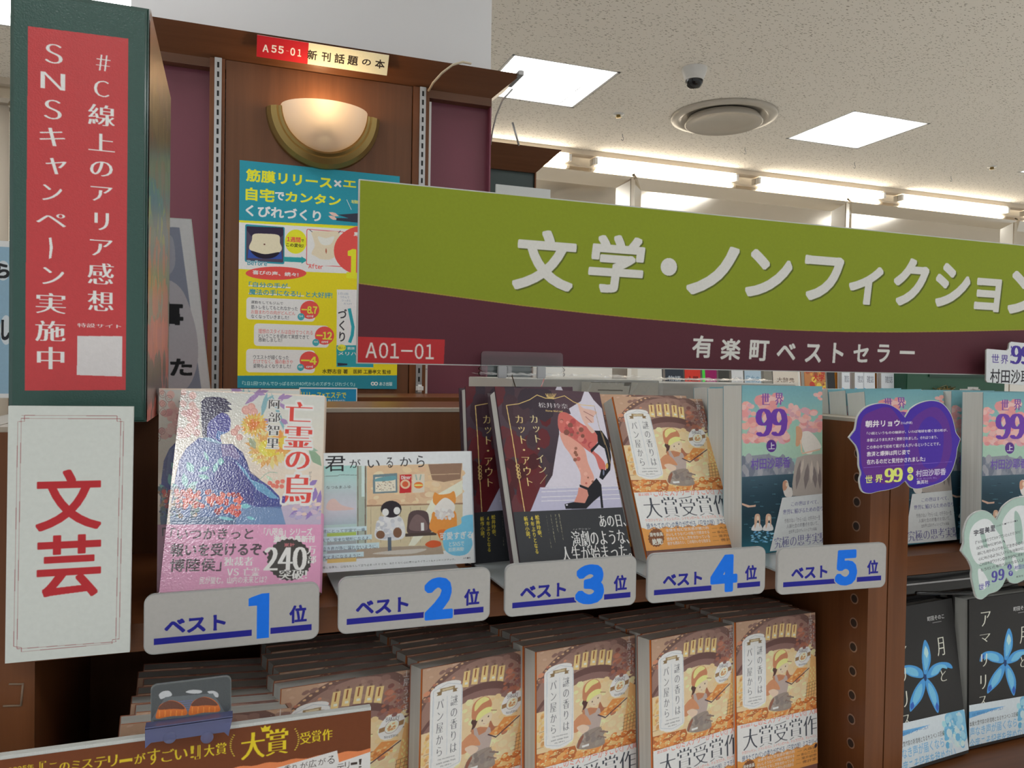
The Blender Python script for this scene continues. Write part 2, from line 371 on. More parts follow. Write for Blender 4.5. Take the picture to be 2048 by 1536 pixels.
        for fi, f in enumerate(s.f):
            if cur and fi >= cur[1]: stamp(); cur = None
            if fi in G: cur = G[fi]; mask = np.zeros((H_, W_), bool) if mask is None else mask; mask[:] = False; ext = (W_, H_, 0, 0)
            for k in range(1, len(f)-1):
                i0, i1, i2 = f[0], f[k], f[k+1]; (ax, ay), (bx, by), (cx, cy) = V[i0], V[i1], V[i2]
                den = (bx-ax)*(cy-ay)-(cx-ax)*(by-ay)
                if abs(den) < 1e-9: continue
                x0, x1 = max(0, math.ceil(min(ax, bx, cx)-.3)), min(W_-1, math.floor(max(ax, bx, cx)+.3)); y0, y1 = max(0, math.ceil(min(ay, by, cy)-.3)), min(H_-1, math.floor(max(ay, by, cy)+.3))
                if x1 < x0 or y1 < y0: continue
                X = np.arange(x0, x1+1)[None, :]; Y = np.arange(y0, y1+1)[:, None]
                w1 = ((X-ax)*(cy-ay)-(cx-ax)*(Y-ay))/den; w2 = ((bx-ax)*(Y-ay)-(X-ax)*(by-ay))/den; e = 1e-4
                m_ = (w1 >= -e) & (w2 >= -e) & (w1+w2 <= 1+e)
                if cur:
                    mask[y0:y1+1, x0:x1+1] |= m_; ext = (min(ext[0], x0), min(ext[1], y0), max(ext[2], x1), max(ext[3], y1)); continue
                sub = buf[y0:y1+1, x0:x1+1]
                if s.col[i0] == s.col[i1] == s.col[i2]: sub[m_] = Cc[i0]
                else: sub[m_] = ((1-w1-w2)[..., None]*Cc[i0]+w1[..., None]*Cc[i1]+w2[..., None]*Cc[i2])[m_]
        if cur: stamp()
        return buf
    def build(s, name, parent, m='print', off=.0003, ppm=4600, outline=None):
        """paint the sheet (later shapes over earlier ones) and lay it as one thin printed skin"""
        ppm = min(ppm, 4096/s.w); buf = s.raster(ppm)
        k = np.array([.25, .5, .25]); 
        p_ = np.pad(buf, ((1, 1), (1, 1), (0, 0)), 'edge'); buf = p_[:-2]*.25+p_[1:-1]*.5+p_[2:]*.25; buf = buf[:, :-2]*.25+buf[:, 1:-1]*.5+buf[:, 2:]*.25
        sr = np.where(buf <= .0031308, buf*12.92, 1.055*np.maximum(buf, 1e-6)**(1/2.4)-.055)
        H_, W_ = buf.shape[:2]; im = bpy.data.images.new(name, W_, H_); px = np.ones((H_, W_, 4), np.float32); px[..., :3] = sr; im.pixels.foreach_set(px.ravel()); im.update(); im.pack()
        mt = M[m].copy(); mt.name = name+'_ink'; nt = mt.node_tree; at_ = next(n for n in nt.nodes if n.type == 'ATTRIBUTE')
        ti = nt.nodes.new('ShaderNodeTexImage'); ti.image = im; ti.extension = 'EXTEND'
        for l in list(at_.outputs['Color'].links): nt.links.new(ti.outputs['Color'], l.to_socket)
        pts = outline or [(0, 0), (s.w, 0), (s.w, s.h), (0, s.h)]; tr = tessellate_polygon([[Vector((a, b_, 0)) for a, b_ in pts]]) if outline else [(0, 1, 2, 3)]
        me = bpy.data.meshes.new(name); me.from_pydata([(a, b_, off) for a, b_ in pts], [], [tuple(t_) for t_ in tr]); me.materials.append(mt)
        uv = me.uv_layers.new(name='UVMap')
        for lp in me.loops: c_ = me.vertices[lp.vertex_index].co; uv.data[lp.index].uv = (c_.x/s.w, c_.y/s.h)
        if me.polygons and me.polygons[0].normal.z < 0: me.flip_normals()
        o = bpy.data.objects.new(name, me); COL.objects.link(o); o.parent = parent; return o
# ---------------------------------------------------------------- cover artwork (each measured once, reused by every copy)
PB1 = pose(-.0558, .7025, -.194, -2.2, 24.6, -2.6)
PB2 = pose(.0716, .7285, -.1915, .8, 11.2, -.5)
PB3 = pose(.2568, .6738, -.1884, 9.1, 24.5, -3)
PB4 = pose(.4096, .702, -.1992, 8.2, 24.3, -1.8)
PB5 = pose(.5277, .7049, -.2006, 9, 2, -.3)
PAR = pose(.8732, .7035, -.467, 1.4, 1.3, .3)
def art_crow():
    A = Art(.13, .188, PB1).crop(340, 780, 5.906); A.full((214, 202, 190))
    A.grad(0, 0, 1850, 1536, [(196, 200, 198), (206, 203, 194), (212, 198, 184), (214, 196, 182)])
    A.dabs(500, 500, 1300, 1300, 130, 5, 11, [(226, 214, 202), (206, 184, 168)], 3, 1, 6)
    A.dabs(90, 20, 330, 560, 26, 34, 52, [(206, 160, 158), (196, 140, 142), (214, 176, 170)], 1, 1, 8)
    for x_, y_ in ((170, 60), (240, 110), (165, 170), (155, 260), (60, 560), (120, 480)): A.ring(x_, y_, 38, 5, (150, 96, 100)); A.ring(x_, y_, 16, 4, (168, 110, 110))
    for a in ((1150, 20, 1080, 330, 60), (1190, 20, 1380, 560, 46), (1230, 60, 1100, 150, 34), (1330, 560, 1480, 330, 40)): A.leaf(*a, (120, 164, 176))
    for a in ((1080, 20, 880, 175, 60), (1130, 60, 960, 10, 60), (1250, 190, 1360, 30, 60), (1290, 100, 1450, 70, 50), (1270, 150, 1410, 240, 50), (1300, 340, 1400, 410, 60), (1180, 390, 1110, 340, 44)): A.leaf(*a, (150, 122, 172)); 
    for x_, y_, r_ in ((900, 240, 55), (960, 205, 50), (990, 260, 50), (760, 500, 45), (820, 560, 40), (800, 450, 36)): A.ell(x_, y_, r_, r_, (220, 160, 150)); A.ring(x_, y_, r_*.8, 4, (176, 120, 120))
    rg = random.Random(5)
    def mum(cx, cy, R_, n_, c1, c2):
        for q in range(3):
            A.up()
            for k in range(n_):
                a = 2*math.pi*k/n_+q*.2; r2 = R_*(1-.27*q)*rg.uniform(.85, 1.08); r1 = r2*.35
                A.leaf(cx+r1*math.cos(a), cy+r1*math.sin(a)*.85, cx+r2*math.cos(a), cy+r2*math.sin(a)*.85, R_*.2, rg.choice(c1 if q < 2 else c2), False)
        A.ell(cx, cy, R_*.25, R_*.2, c2[0])
    mum(990, 410, 180, 22, [(226, 168, 74), (236, 190, 96), (214, 148, 66)], [(212, 118, 44), (228, 150, 60)])
    mum(1180, 690, 290, 26, [(222, 176, 96), (232, 196, 124), (210, 156, 84)], [(228, 190, 56), (236, 206, 84)])
    mum(1350, 620, 200, 20, [(226, 140, 66), (220, 160, 80)], [(226, 186, 60), (220, 120, 50)])
    A.leaf(940, 560, 1010, 700, 80, (150, 160, 130)); A.leaf(1640, 700, 1790, 900, 110, (128, 158, 132)); A.leaf(1600, 690, 1750, 720, 50, (140, 170, 150))
    hair = [(395, 110), (470, 84), (560, 82), (640, 105), (725, 172), (680, 180), (735, 235), (690, 235), (700, 262), (640, 268), (600, 330), (560, 560), (400, 560), (375, 430), (368, 260), (372, 170)]
    A.blob(hair, (34, 30, 72))
    for a in ((560, 110, 730, 180, 26), (600, 160, 738, 235, 22), (560, 90, 690, 120, 20), (430, 110, 350, 160, 24), (480, 95, 400, 90, 18)): A.leaf(*a, (34, 30, 72))
    A.blob([(520, 330), (600, 275), (670, 285), (712, 340), (716, 430), (700, 485), (650, 515), (600, 530), (592, 560), (605, 640), (500, 620), (440, 540), (450, 400)], (62, 62, 150))
    A.poly([(560, 480), (640, 500), (690, 488), (640, 518), (596, 532), (592, 600), (540, 560)], (60, 108, 176))
    body = [(345, 560), (450, 590), (600, 640), (740, 640), (860, 740), (910, 850), (950, 980), (1060, 1060), (1180, 1140), (1290, 1255), (1320, 1370), (1370, 1536), (0, 1536), (20, 1330), (60, 1050), (110, 830), (190, 690)]
    A.poly(body, (50, 62, 140))
    A.poly([(380, 570), (600, 640), (620, 800), (560, 1000), (300, 1130), (120, 1000), (180, 720)], (72, 92, 156))
    A.poly([(600, 650), (740, 650), (830, 780), (800, 830), (700, 780), (620, 790)], (108, 96, 150))
    A.poly([(640, 800), (760, 850), (880, 1000), (980, 1180), (1000, 1370), (600, 1240), (520, 1000)], (48, 50, 132))
    A.poly([(200, 1160), (600, 1180), (1010, 1380), (1320, 1380), (1370, 1536), (0, 1536), (40, 1300)], (74, 104, 160))
    A.poly([(820, 1370), (1320, 1400), (1390, 1640), (740, 1640)], (98, 130, 176)); A.poly([(0, 1500), (780, 1500), (780, 1640), (0, 1640)], (70, 98, 140))
    A.poly([(770, 835), (890, 940), (960, 1060), (1110, 1120), (1290, 1285), (1190, 1280), (1030, 1180), (930, 1050), (850, 950)], (92, 150, 190))
    A.poly([(380, 565), (470, 560), (620, 625), (590, 640), (430, 600)], (120, 160, 190))
    A.line([(740, 650), (870, 770), (940, 960), (1060, 1060)], 8, (40, 36, 90)); A.line([(620, 790), (560, 980)], 6, (36, 40, 100))
    for a in ((400, 720, 460, 850, 40), (200, 850, 280, 980, 90), (330, 960, 470, 910, 60), (330, 1010, 470, 1045, 60), (560, 840, 640, 850, 90), (515, 980, 560, 850, 60), (160, 980, 190, 1160, 80), (200, 1160, 335, 1080, 60), (30, 1100, 120, 1230, 70)): A.leaf(*a, (112, 178, 178))
    for a in ((820, 1370, 960, 1376, 60), (560, 1500, 760, 1536, 40), (900, 1500, 1010, 1530, 40)): A.leaf(*a, (110, 186, 200))
    A.dabs(10, 1150, 330, 1500, 70, 16, 34, [(66, 90, 104), (96, 130, 130), (52, 60, 96), (150, 120, 96)], 8)
    A.dabs(60, 1190, 850, 1480, 110, 24, 33, [(186, 58, 58), (206, 78, 66), (150, 44, 56), (214, 96, 80)], 4, 1, 6, lambda x_, y_: abs(y_-(1240+(x_-60)*.17)) < 130)
    A.dabs(60, 1190, 850, 1480, 60, 7, 9, [(244, 190, 170)], 9, 1, 6, lambda x_, y_: abs(y_-(1235+(x_-60)*.17)) < 120)
    for x_, y_ in ((1180, 1100), (1270, 1090), (1260, 1140), (1330, 1080), (1320, 1140), (1220, 1130)): A.ell(x_, y_, 28, 26, (214, 110, 96))
    A.line([(1040, 1080), (1120, 1000), (1180, 970), (1270, 980)], 6, (120, 170, 150)); A.leaf(1130, 1010, 1220, 1080, 34, (176, 202, 180))
    A.poly([(1310, 1380), (1500, 1330), (1790, 1330), (1790, 1640), (1380, 1640)], (176, 164, 190))
    for a in ((1640, 1130, 1740, 1065, 60), (1690, 1320, 1720, 1150, 80), (1740, 1420, 1780, 1180, 60), (1400, 1500, 1560, 1390, 50), (1460, 1460, 1700, 1480, 40), (1600, 1536, 1700, 1400, 44)): A.leaf(*a, (136, 112, 178))
    A.dabs(1400, 1350, 1780, 1530, 24, 20, 46, [(190, 170, 190), (206, 184, 176), (160, 150, 190)], 12, .6)
    W_ = ((226, 222, 216), .05)
    for ch, b in (('亡', (1372, 130, 1680, 388)), ('霊', (1357, 420, 1678, 692)), ('の', (1368, 718, 1648, 945)), ('烏', (1330, 988, 1678, 1345))): A.t(ch, *b, (206, 52, 46), .014, .022, out=W_)
    A.line([(1345, 1262), (1338, 1330)], 36, (66, 44, 140))
    for ch, b in (('阿', (1170, 112, 1302, 232)), ('部', (1160, 260, 1302, 385)), ('智', (1150, 410, 1288, 540)), ('里', (1140, 570, 1285, 694))): A.t(ch, *b, (36, 34, 40), .012, .012, out=(W_[0], .04))
    A.col_('がらす', 1640, 960, 1670, 1080, (70, 60, 70), 0)
    B = Art(.13, .188, PB1).crop(290, 750, 3.4125)
    B.full((206, 142, 180)); k = (48, 30, 48)
    B.t('「いつかきっと', 178, 1045, 738, 1122, k, .018); B.t('報いを受けるぞ、', 180, 1150, 832, 1234, k, .03); B.t('博陸侯」', 175, 1255, 520, 1340, k, .02)
    w = (236, 226, 236)
    B.t('独裁者', 540, 1243, 738, 1303, w, .014, .02); B.t('VS 亡霊', 562, 1315, 778, 1372, w, .014, .02); B.t('民が望む。山内の未来とは？', 375, 1380, 830, 1420, w, .012)
    B.t('「八咫烏」シリーズ', 812, 1045, 1140, 1098, w, .03); B.t('激動の最新刊', 878, 1098, 1156, 1144, w, .04)
    pts = []
    for i in range(56): a = 2*math.pi*i/56; r_ = 158 if i % 2 else 148; pts.append((985+r_*math.cos(a)*.98, 1262+r_*math.sin(a)*.92))
    B.poly(pts, (30, 26, 30)); B.t('累計', 950, 1148, 1020, 1172, (190, 100, 110), .02)
    B.t('240', 815, 1172, 1102, 1338, (240, 236, 236), .02, .035, adv=.8); B.t('万', 1104, 1168, 1166, 1226, w, .015, .02); B.t('部', 1110, 1232, 1168, 1288, w, .015, .02); B.t('突破!', 915, 1328, 1106, 1396, w, .02, .015)
    return A, B
def art_picture_book():
    A = Art(.157, .1113, PB2).crop(600, 860, 4.8); A.full((206, 210, 218))
    A.poly([(0, 350), (545, 345), (545, 1250), (0, 1270)], (168, 192, 190)); A.grad(0, 350, 545, 900, [(150, 194, 190), (168, 196, 196), (176, 184, 192), (190, 188, 200), (160, 176, 186)])
    A.blob([(270, 690), (330, 660), (400, 720), (520, 760), (270, 770)], (204, 178, 176))
    A.poly([(545, 345), (640, 345), (640, 1220), (545, 1230)], (158, 170, 160)); A.poly([(590, 345), (620, 345), (620, 640), (590, 640)], (190, 208, 206)); A.line([(555, 345), (555, 1220)], 8, (112, 100, 92)); A.line([(628, 345), (626, 1200)], 10, (110, 88, 76))
    A.poly([(640, 345), (1558, 318), (1560, 720), (640, 730)], (206, 178, 146)); A.dabs(660, 360, 1540, 700, 60, 20, 60, [(214, 186, 150), (202, 168, 138), (218, 196, 166)], 2, .6, 5)
    A.poly([(640, 730), (1560, 710), (1560, 1150), (640, 1200)], (194, 182, 152))
    for i in range(9): A.line([(680+i*95, 740), (680+i*95, 1080)], 4, (150, 134, 108), i == 0)
    A.line([(640, 728), (1560, 706)], 14, (150, 118, 96)); A.poly([(640, 1130), (1360, 1105), (1380, 1190), (240, 1250), (260, 1225)], (160, 144, 128))
    A.poly([(1230, 330), (1555, 318), (1540, 470), (1380, 500), (1270, 480)], (140, 112, 94)); A.line([(1230, 430), (1530, 420)], 6, (196, 170, 140))
    A.poly([(1558, 480), (1558, 600), (1300, 800), (1200, 1000), (1100, 1110), (1040, 1110), (1280, 640)], (222, 214, 196))
    A.poly([(700, 430), (932, 414), (935, 600), (700, 612)], (108, 128, 136)); A.poly([(720, 455), (915, 440), (918, 585), (722, 595)], (214, 206, 190))
    A.blob([(725, 470), (800, 450), (910, 440), (905, 480), (730, 495)], (104, 150, 160)); A.dabs(735, 490, 905, 580, 40, 5, 9, [(150, 120, 90), (90, 90, 90)], 6, .4)
    A.poly([(958, 430), (1070, 425), (1068, 600), (955, 608)], (186, 46, 50)); A.ell(1010, 520, 48, 45, (224, 180, 150)); A.ell(1010, 520, 30, 28, (196, 90, 60)); A.t('Diner', 972, 438, 1066, 472, (236, 220, 210), .03)
    A.poly([(1082, 425), (1195, 420), (1193, 598), (1080, 603)], (206, 196, 180)); A.ell(1137, 530, 45, 32, (210, 120, 60)); A.ell(1137, 530, 45, 8, (240, 210, 120)); A.line([(1110, 430), (1120, 480)], 12, (150, 170, 160)); A.line([(1160, 430), (1150, 480)], 12, (150, 170, 160))
    A.blob([(1050, 800), (1120, 770), (1220, 790), (1245, 900), (1270, 970), (1150, 1000), (1035, 990), (1030, 900)], (84, 68, 70)); A.blob([(1060, 880), (1120, 810), (1200, 860), (1220, 960), (1060, 960)], (116, 96, 96)); A.rect(1010, 995, 1310, 1010, (74, 62, 58))
    # two generic soft figures on the bench, light one and orange one
    A.blob([(800, 830), (960, 830), (1010, 960), (985, 1040), (860, 1060), (730, 1040), (725, 940)], (206, 206, 210)); A.dabs(740, 850, 990, 1030, 50, 14, 26, [(218, 218, 222), (188, 190, 198)], 3)
    A.ell(875, 760, 100, 82, (48, 42, 48)); A.ell(820, 790, 32, 36, (214, 214, 218)); A.ell(930, 775, 32, 36, (214, 214, 218))
    A.ell(772, 1005, 42, 40, (120, 86, 66)); A.ell(935, 985, 42, 50, (120, 86, 66)); A.rect(840, 1030, 878, 1170, (88, 98, 112)); A.blob([(700, 1190), (860, 1160), (1210, 1140), (1060, 1190)], (190, 184, 176))
    A.blob([(1290, 780), (1470, 770), (1505, 860), (1490, 960), (1380, 990), (1300, 990), (1240, 940), (1260, 850)], (220, 140, 66)); A.blob([(1320, 970), (1400, 960), (1390, 1060), (1340, 1040)], (206, 110, 50)); A.blob([(1200, 1100), (1260, 1060), (1340, 1070), (1350, 1110), (1260, 1130)], (200, 88, 50))
    A.blob([(1280, 700), (1290, 600), (1340, 620), (1430, 610), (1480, 590), (1490, 700), (1390, 760)], (222, 142, 70)); A.blob([(1300, 730), (1390, 650), (1480, 710), (1470, 790), (1380, 830), (1290, 790)], (218, 210, 206)); A.dabs(1300, 760, 1470, 850, 26, 14, 24, [(214, 210, 208), (196, 190, 190)], 6)
    A.rect(1160, 890, 1190, 965, (220, 220, 220))
    A.blob([(1550, 840), (1620, 815), (1670, 830), (1668, 960), (1640, 1010), (1655, 1100), (1600, 1190), (1480, 1205), (1390, 1150), (1370, 1040), (1400, 960), (1540, 905)], (112, 182, 222))
    A.t('可愛すぎる', 1340, 985, 1655, 1040, (228, 236, 240), .015); A.t('とSNSで', 1430, 1075, 1575, 1110, (206, 226, 236), .01); A.t('話題沸騰!', 1425, 1130, 1572, 1160, (206, 226, 236), .01)
    k = (38, 36, 42)
    for ch, b in (('君', (240, 252, 435, 395)), ('が', (475, 282, 582, 362)), ('い', (648, 288, 765, 360)), ('る', (828, 264, 892, 362)), ('か', (958, 262, 1072, 345)), ('ら', (1118, 246, 1195, 356))): A.t(ch, *b, k, .004)
    A.line([(230, 445), (360, 440), (380, 430), (545, 434)], 4, (90, 90, 96)); A.t('文・絵 なつ&まふゆ', 130, 540, 490, 560, (66, 70, 78), .004)
    for i, (st, x1) in enumerate((('僕が君にとって宇宙で一番', 640), ('大丈夫で、安全な場所になるよ。', 690), ('君の泣き声が外に漏れないように。', 760), ('君が大丈夫になるように。', 612))):
        y_ = 955+i*83; A.rect(120, y_-8, x1, y_+10, (186, 206, 222)); A.t(st, 130, y_+8, x1-15, y_+16, (70, 84, 104), .004)
        A.rect(260, y_+38, 540, y_+58, [(160, 182, 90), (150, 156, 160), (146, 150, 156), (206, 178, 110)][i])
    A.t('孤独を感じる夜も、自信をなくして立ち止まったときも、あたたかく心に寄り添うイラスト&メッセージブック。', 130, 1318, 1490, 1250, (60, 62, 70), .002)
    A.t('大和書房', 1565, 1222, 1635, 1236, (90, 90, 100), 0)
    return A
def art_legs():
    A = Art(.13, .188, PB3).crop(920, 740, 3.747); A.full((62, 48, 56))
    A.grad(200, 120, 1250, 700, [(80, 60, 70), (70, 56, 66), (56, 46, 56)])
    A.dabs(260, 150, 640, 1060, 46, 40, 90, [(66, 48, 56), (86, 42, 48), (58, 48, 58), (92, 36, 42)], 2, 1.5, 5)
    A.dabs(300, 680, 560, 1060, 16, 40, 80, [(92, 30, 36), (70, 26, 32)], 4, 1.4, 4)
    A.poly([(940, 132), (905, 235), (815, 290), (830, 330), (740, 330), (742, 480), (715, 640), (692, 790), (620, 905), (520, 1068), (1240, 1040), (1200, 860), (1115, 560), (1062, 290), (1000, 225)], (196, 192, 206))
    A.poly([(600, 880), (1205, 870), (1225, 1035), (525, 1065)], (172, 170, 194)); 
    for y_ in (880, 905, 945, 975): A.line([(610, y_+8), (1215, y_-12)], 6, (206, 204, 218))
    sk = (200, 124, 114)
    A.blob([(738, 335), (800, 322), (905, 400), (1000, 455), (1035, 520), (1000, 600), (1040, 640), (1085, 700), (1085, 755), (1045, 745), (1010, 650), (950, 600), (870, 540), (748, 462)], (190, 102, 96))
    A.blob([(750, 470), (850, 520), (930, 590), (960, 700), (1005, 815), (960, 885), (905, 860), (900, 770), (830, 640), (775, 560)], (206, 150, 136))
    A.poly([(888, 880), (955, 895), (962, 950), (935, 998), (850, 998), (880, 930)], (196, 132, 120))
    A.dabs(745, 340, 1040, 600, 60, 9, 26, [(168, 76, 78), (206, 130, 122), (130, 84, 74), (186, 96, 92)], 5, 1, 8, lambda x_, y_: 335+(x_-740)*.42 < y_ < 440+(x_-740)*.6 and x_ < 1010)
    A.dabs(800, 560, 1000, 860, 40, 7, 18, [(186, 104, 96), (140, 92, 78), (216, 160, 146)], 6, 1, 8, lambda x_, y_: abs(x_-(800+(y_-540)*.56)) < 42)
    A.blob([(880, 245), (920, 285), (985, 300), (1025, 318), (1000, 350), (1000, 395), (955, 400), (1005, 455), (985, 472), (930, 400), (905, 340)], (206, 170, 160)); A.line([(925, 310), (1000, 350)], 5, (150, 100, 96)); A.line([(940, 350), (985, 392)], 5, (150, 100, 96))
    bk = (24, 24, 32)
    A.poly([(1005, 455), (1060, 455), (1112, 530), (1132, 650), (1125, 750), (1068, 825), (1042, 806), (1058, 742), (1092, 752), (1106, 690), (1082, 590), (1040, 560), (985, 622), (975, 600), (1032, 545), (1028, 490)], bk)
    A.poly([(895, 858), (960, 882), (1005, 830), (1022, 810), (1058, 860), (1064, 940), (1074, 1035), (1056, 1035), (1048, 945), (1000, 985), (945, 1040), (790, 1042), (783, 1005), (850, 990), (935, 998), (962, 940), (952, 900), (895, 876)], bk)
    A.ell(1100, 720, 10, 22, (190, 150, 80)); A.line([(1062, 470), (1105, 600), (1125, 700)], 4, (150, 126, 90)); A.ell(800, 1012, 8, 6, (200, 200, 214)); A.ell(1075, 770, 6, 22, (120, 126, 150))
    g = (206, 178, 116)
    A.line([(347, 266), (440, 254), (520, 224), (576, 188), (640, 212), (700, 216), (782, 194), (850, 240), (905, 262), (1000, 270)], 5, g); A.line([(347, 266), (390, 500), (432, 760), (484, 1062)], 6, g); A.line([(1005, 270), (1040, 420), (1085, 560)], 3, (150, 130, 100))
    for y_ in (720, 748, 776, 800): A.ring(430+(y_-720)*.15, y_, 13, 4, g, n_=12)
    for x_ in range(640, 720, 13): A.line([(x_, 178), (678+(x_-678)*.5, 214)], 4, g)
    A.ring(678, 182, 26, 4, g, 10, 170, 10)
    A.t('松井玲奈', 583, 243, 812, 292, (206, 202, 206), 0, .008); A.t('Rena Matsui', 640, 298, 768, 318, g, .03, .01)
    A.col_('カット・イン／', 512, 330, 668, 858, (216, 200, 150), .004, .006); A.col_('カット・アウト', 402, 330, 558, 878, (212, 190, 130), .004, .006)
    B = Art(.13, .188, PB3).crop(920, 740, 3.747); B.full((50, 52, 56))
    y = (206, 186, 66)
    B.col_('松井玲奈、', 556, 1088, 618, 1275, y, .016); B.col_('4年ぶりとなる', 518, 1095, 590, 1380, y, .016); B.col_('新作小説。', 472, 1098, 530, 1285, y, .016)
    for i, st in enumerate(('国民的子役だった', 'アイドルと、', '売れない中年女優。', 'ある舞台をきっかけに、', '二人の運命は絡み合う。')):
        B.col_(st, 735-i*31, 1078+i*3, 762-i*31+len(st)*1.6, 1078+i*3+len(st)*25, (176, 172, 140), 0)
    w = (228, 228, 228)
    B.t('あの日、', 1030, 1088, 1245, 1175, w, .006, .014); B.t('演劇のような、', 822, 1208, 1270, 1306, w, .006, .014); B.t('人生が始まった。', 748, 1325, 1290, 1412, w, .006, .014); B.t('フィクション', 835, 1190, 975, 1196, (180, 180, 180), 0)
    return A, B
def art_bakery():
    A = Art(.13, .188, PB4).crop(1200, 780, 6.827); A.full((178, 146, 124))
    A.dabs(190, 40, 1500, 300, 70, 20, 50, [(184, 152, 130), (166, 134, 116), (190, 160, 140)], 1, .5, 5)
    A.ell(880, 640, 700, 590, (112, 86, 80), n_=48); A.ell(880, 650, 630, 540, (146, 116, 106), n_=48); A.dabs(400, 150, 1400, 400, 60, 20, 50, [(152, 122, 110), (138, 108, 100)], 2, .6, 5)
    for i in range(14): a = math.radians(200+i*5.2); A.ell(880+672*math.cos(a), 640+570*math.sin(a), 16, 10, (196, 160, 124), i == 0)
    for x_, h_ in ((700, 0), (800, -8), (905, -10), (1010, 5), (1105, 28)):
        A.poly([(x_-38, 205+h_), (x_+32, 205+h_), (x_+52, 375+h_), (x_-22, 365+h_)], (222, 188, 132)); A.poly([(x_-12, 215+h_), (x_+4, 215+h_), (x_+12, 300+h_), (x_-2, 300+h_)], (140, 84, 60)); A.rect(x_-18, 180+h_, x_+12, 205+h_, (120, 92, 84)); A.rect(x_-2, 320+h_, x_+36, 345+h_, (214, 214, 200))
    A.dabs(250, 240, 660, 420, 30, 18, 40, [(186, 128, 100), (170, 110, 92), (150, 110, 96)], 3, .7)
    A.ell(930, 1080, 720, 715, (104, 76, 72), n_=48); A.ell(930, 1100, 700, 660, (134, 104, 98), n_=48); A.ell(930, 1160, 660, 650, (226, 192, 152), n_=48)
    A.poly([(300, 760), (1560, 680), (1700, 1330), (420, 1340)], (220, 190, 152))
    A.dabs(700, 540, 1500, 1200, 90, 20, 50, [(230, 198, 158), (218, 186, 140), (232, 210, 164)], 5, .7, 4)
    A.dabs(900, 900, 1480, 1240, 40, 20, 60, [(228, 208, 170), (218, 196, 158)], 6, .7, 4)
    A.poly([(1450, 640), (1560, 700), (1660, 1200), (1500, 1190)], (212, 168, 112)); 
    for k in range(3):
        for i in range(9): A.leaf(1500+k*50+i*7, 840+i*34, 1480+k*50+i*7+(28 if i % 2 else -10), 800+i*34, 16, (232, 198, 132), i == 0)
    for i in range(5): A.line([(1475, 1010+i*42), (1640, 985+i*42)], 5, (136, 92, 64), i == 0); A.line([(1478+i*40, 1010), (1500+i*40, 1190)], 5, (136, 92, 64), False)
    for i in range(4): A.line([(400, 900+i*90), (490, 890+i*90)], 5, (146, 104, 76), i == 0)
    A.dabs(380, 800, 500, 1200, 26, 14, 30, [(222, 178, 120), (200, 150, 100)], 9)
    # bread trays
    A.poly([(400, 1230), (900, 1230), (1000, 1400), (430, 1420)], (176, 104, 62)); A.poly([(1270, 1290), (1600, 1190), (1720, 1230), (1700, 1400), (1250, 1420)], (178, 104, 60))
    for x0, x1, y_, sd in ((470, 900, 1290, 1), (960, 1240, 1300, 2), (1300, 1680, 1250, 3), (980, 1700, 1370, 4), (430, 960, 1370, 5)):
        A.dabs(x0, y_-45, x1, y_+55, 26, 30, 46, [(214, 138, 80), (226, 158, 98), (200, 118, 64), (232, 176, 120)], sd, .62, 6)
        A.dabs(x0, y_-45, x1, y_+40, 20, 8, 14, [(244, 208, 160)], sd+20, .5, 6)
    # baker with cap, apron and tray
    A.blob([(905, 800), (880, 760), (900, 720), (950, 740), (940, 820), (900, 860)], (86, 60, 56))
    A.blob([(860, 650), (860, 570), (930, 518), (1020, 532), (1078, 600), (1075, 650), (1000, 660), (930, 740), (880, 720)], (188, 128, 96)); A.blob([(880, 600), (900, 545), (970, 520), (1040, 560), (960, 590), (900, 650)], (230, 206, 138))
    A.blob([(960, 720), (1050, 690), (1110, 720), (1112, 790), (1060, 830), (990, 810), (965, 770)], (234, 196, 170)); A.blob([(930, 745), (945, 680), (1020, 640), (1090, 650), (1095, 690), (1020, 715), (960, 755)], (236, 212, 140)); A.line([(1090, 680), (1160, 695)], 8, (150, 110, 80))
    A.ell(1010, 770, 7, 10, (70, 50, 50)); A.ell(1075, 740, 7, 10, (70, 50, 50)); A.line([(1030, 805), (1050, 808)], 4, (170, 90, 80))
    A.blob([(1110, 790), (1170, 860), (1230, 870), (1210, 920), (1150, 940), (1110, 900)], (166, 108, 84)); A.blob([(1270, 900), (1340, 900), (1350, 960), (1290, 975)], (176, 120, 96))
    A.poly([(900, 840), (1000, 830), (1110, 860), (1150, 960), (1180, 1090), (1040, 1100), (960, 1040), (920, 900)], (182, 126, 96))
    A.poly([(925, 830), (960, 830), (1010, 920), (1080, 900), (1100, 850), (1130, 870), (1175, 980), (1175, 1100), (1030, 1110), (990, 1010)], (176, 160, 154))
    A.blob([(880, 890), (950, 900), (1030, 980), (1050, 1030), (960, 1020), (890, 1080), (810, 1060), (800, 980)], (196, 138, 104)); A.blob([(880, 1020), (960, 1010), (1040, 1060), (990, 1120), (900, 1060)], (222, 190, 170))
    A.blob([(985, 1110), (1170, 1075), (1240, 1170), (1285, 1290), (1100, 1310), (935, 1270), (930, 1190)], (146, 134, 126)); A.dabs(960, 1130, 1240, 1280, 24, 16, 34, [(156, 146, 138), (132, 122, 118)], 8)
    A.poly([(930, 1180), (980, 1120), (990, 1150), (950, 1280), (932, 1260)], (140, 94, 78)); A.poly([(990, 1250), (1080, 1245), (1085, 1270), (1000, 1275)], (236, 236, 236))
    A.line([(1190, 1130), (1300, 1160)], 16, (130, 110, 104)); A.line([(1180, 1180), (1290, 1220)], 12, (130, 110, 104)); A.line([(1000, 1180), (1200, 1080)], 5, (130, 110, 104))
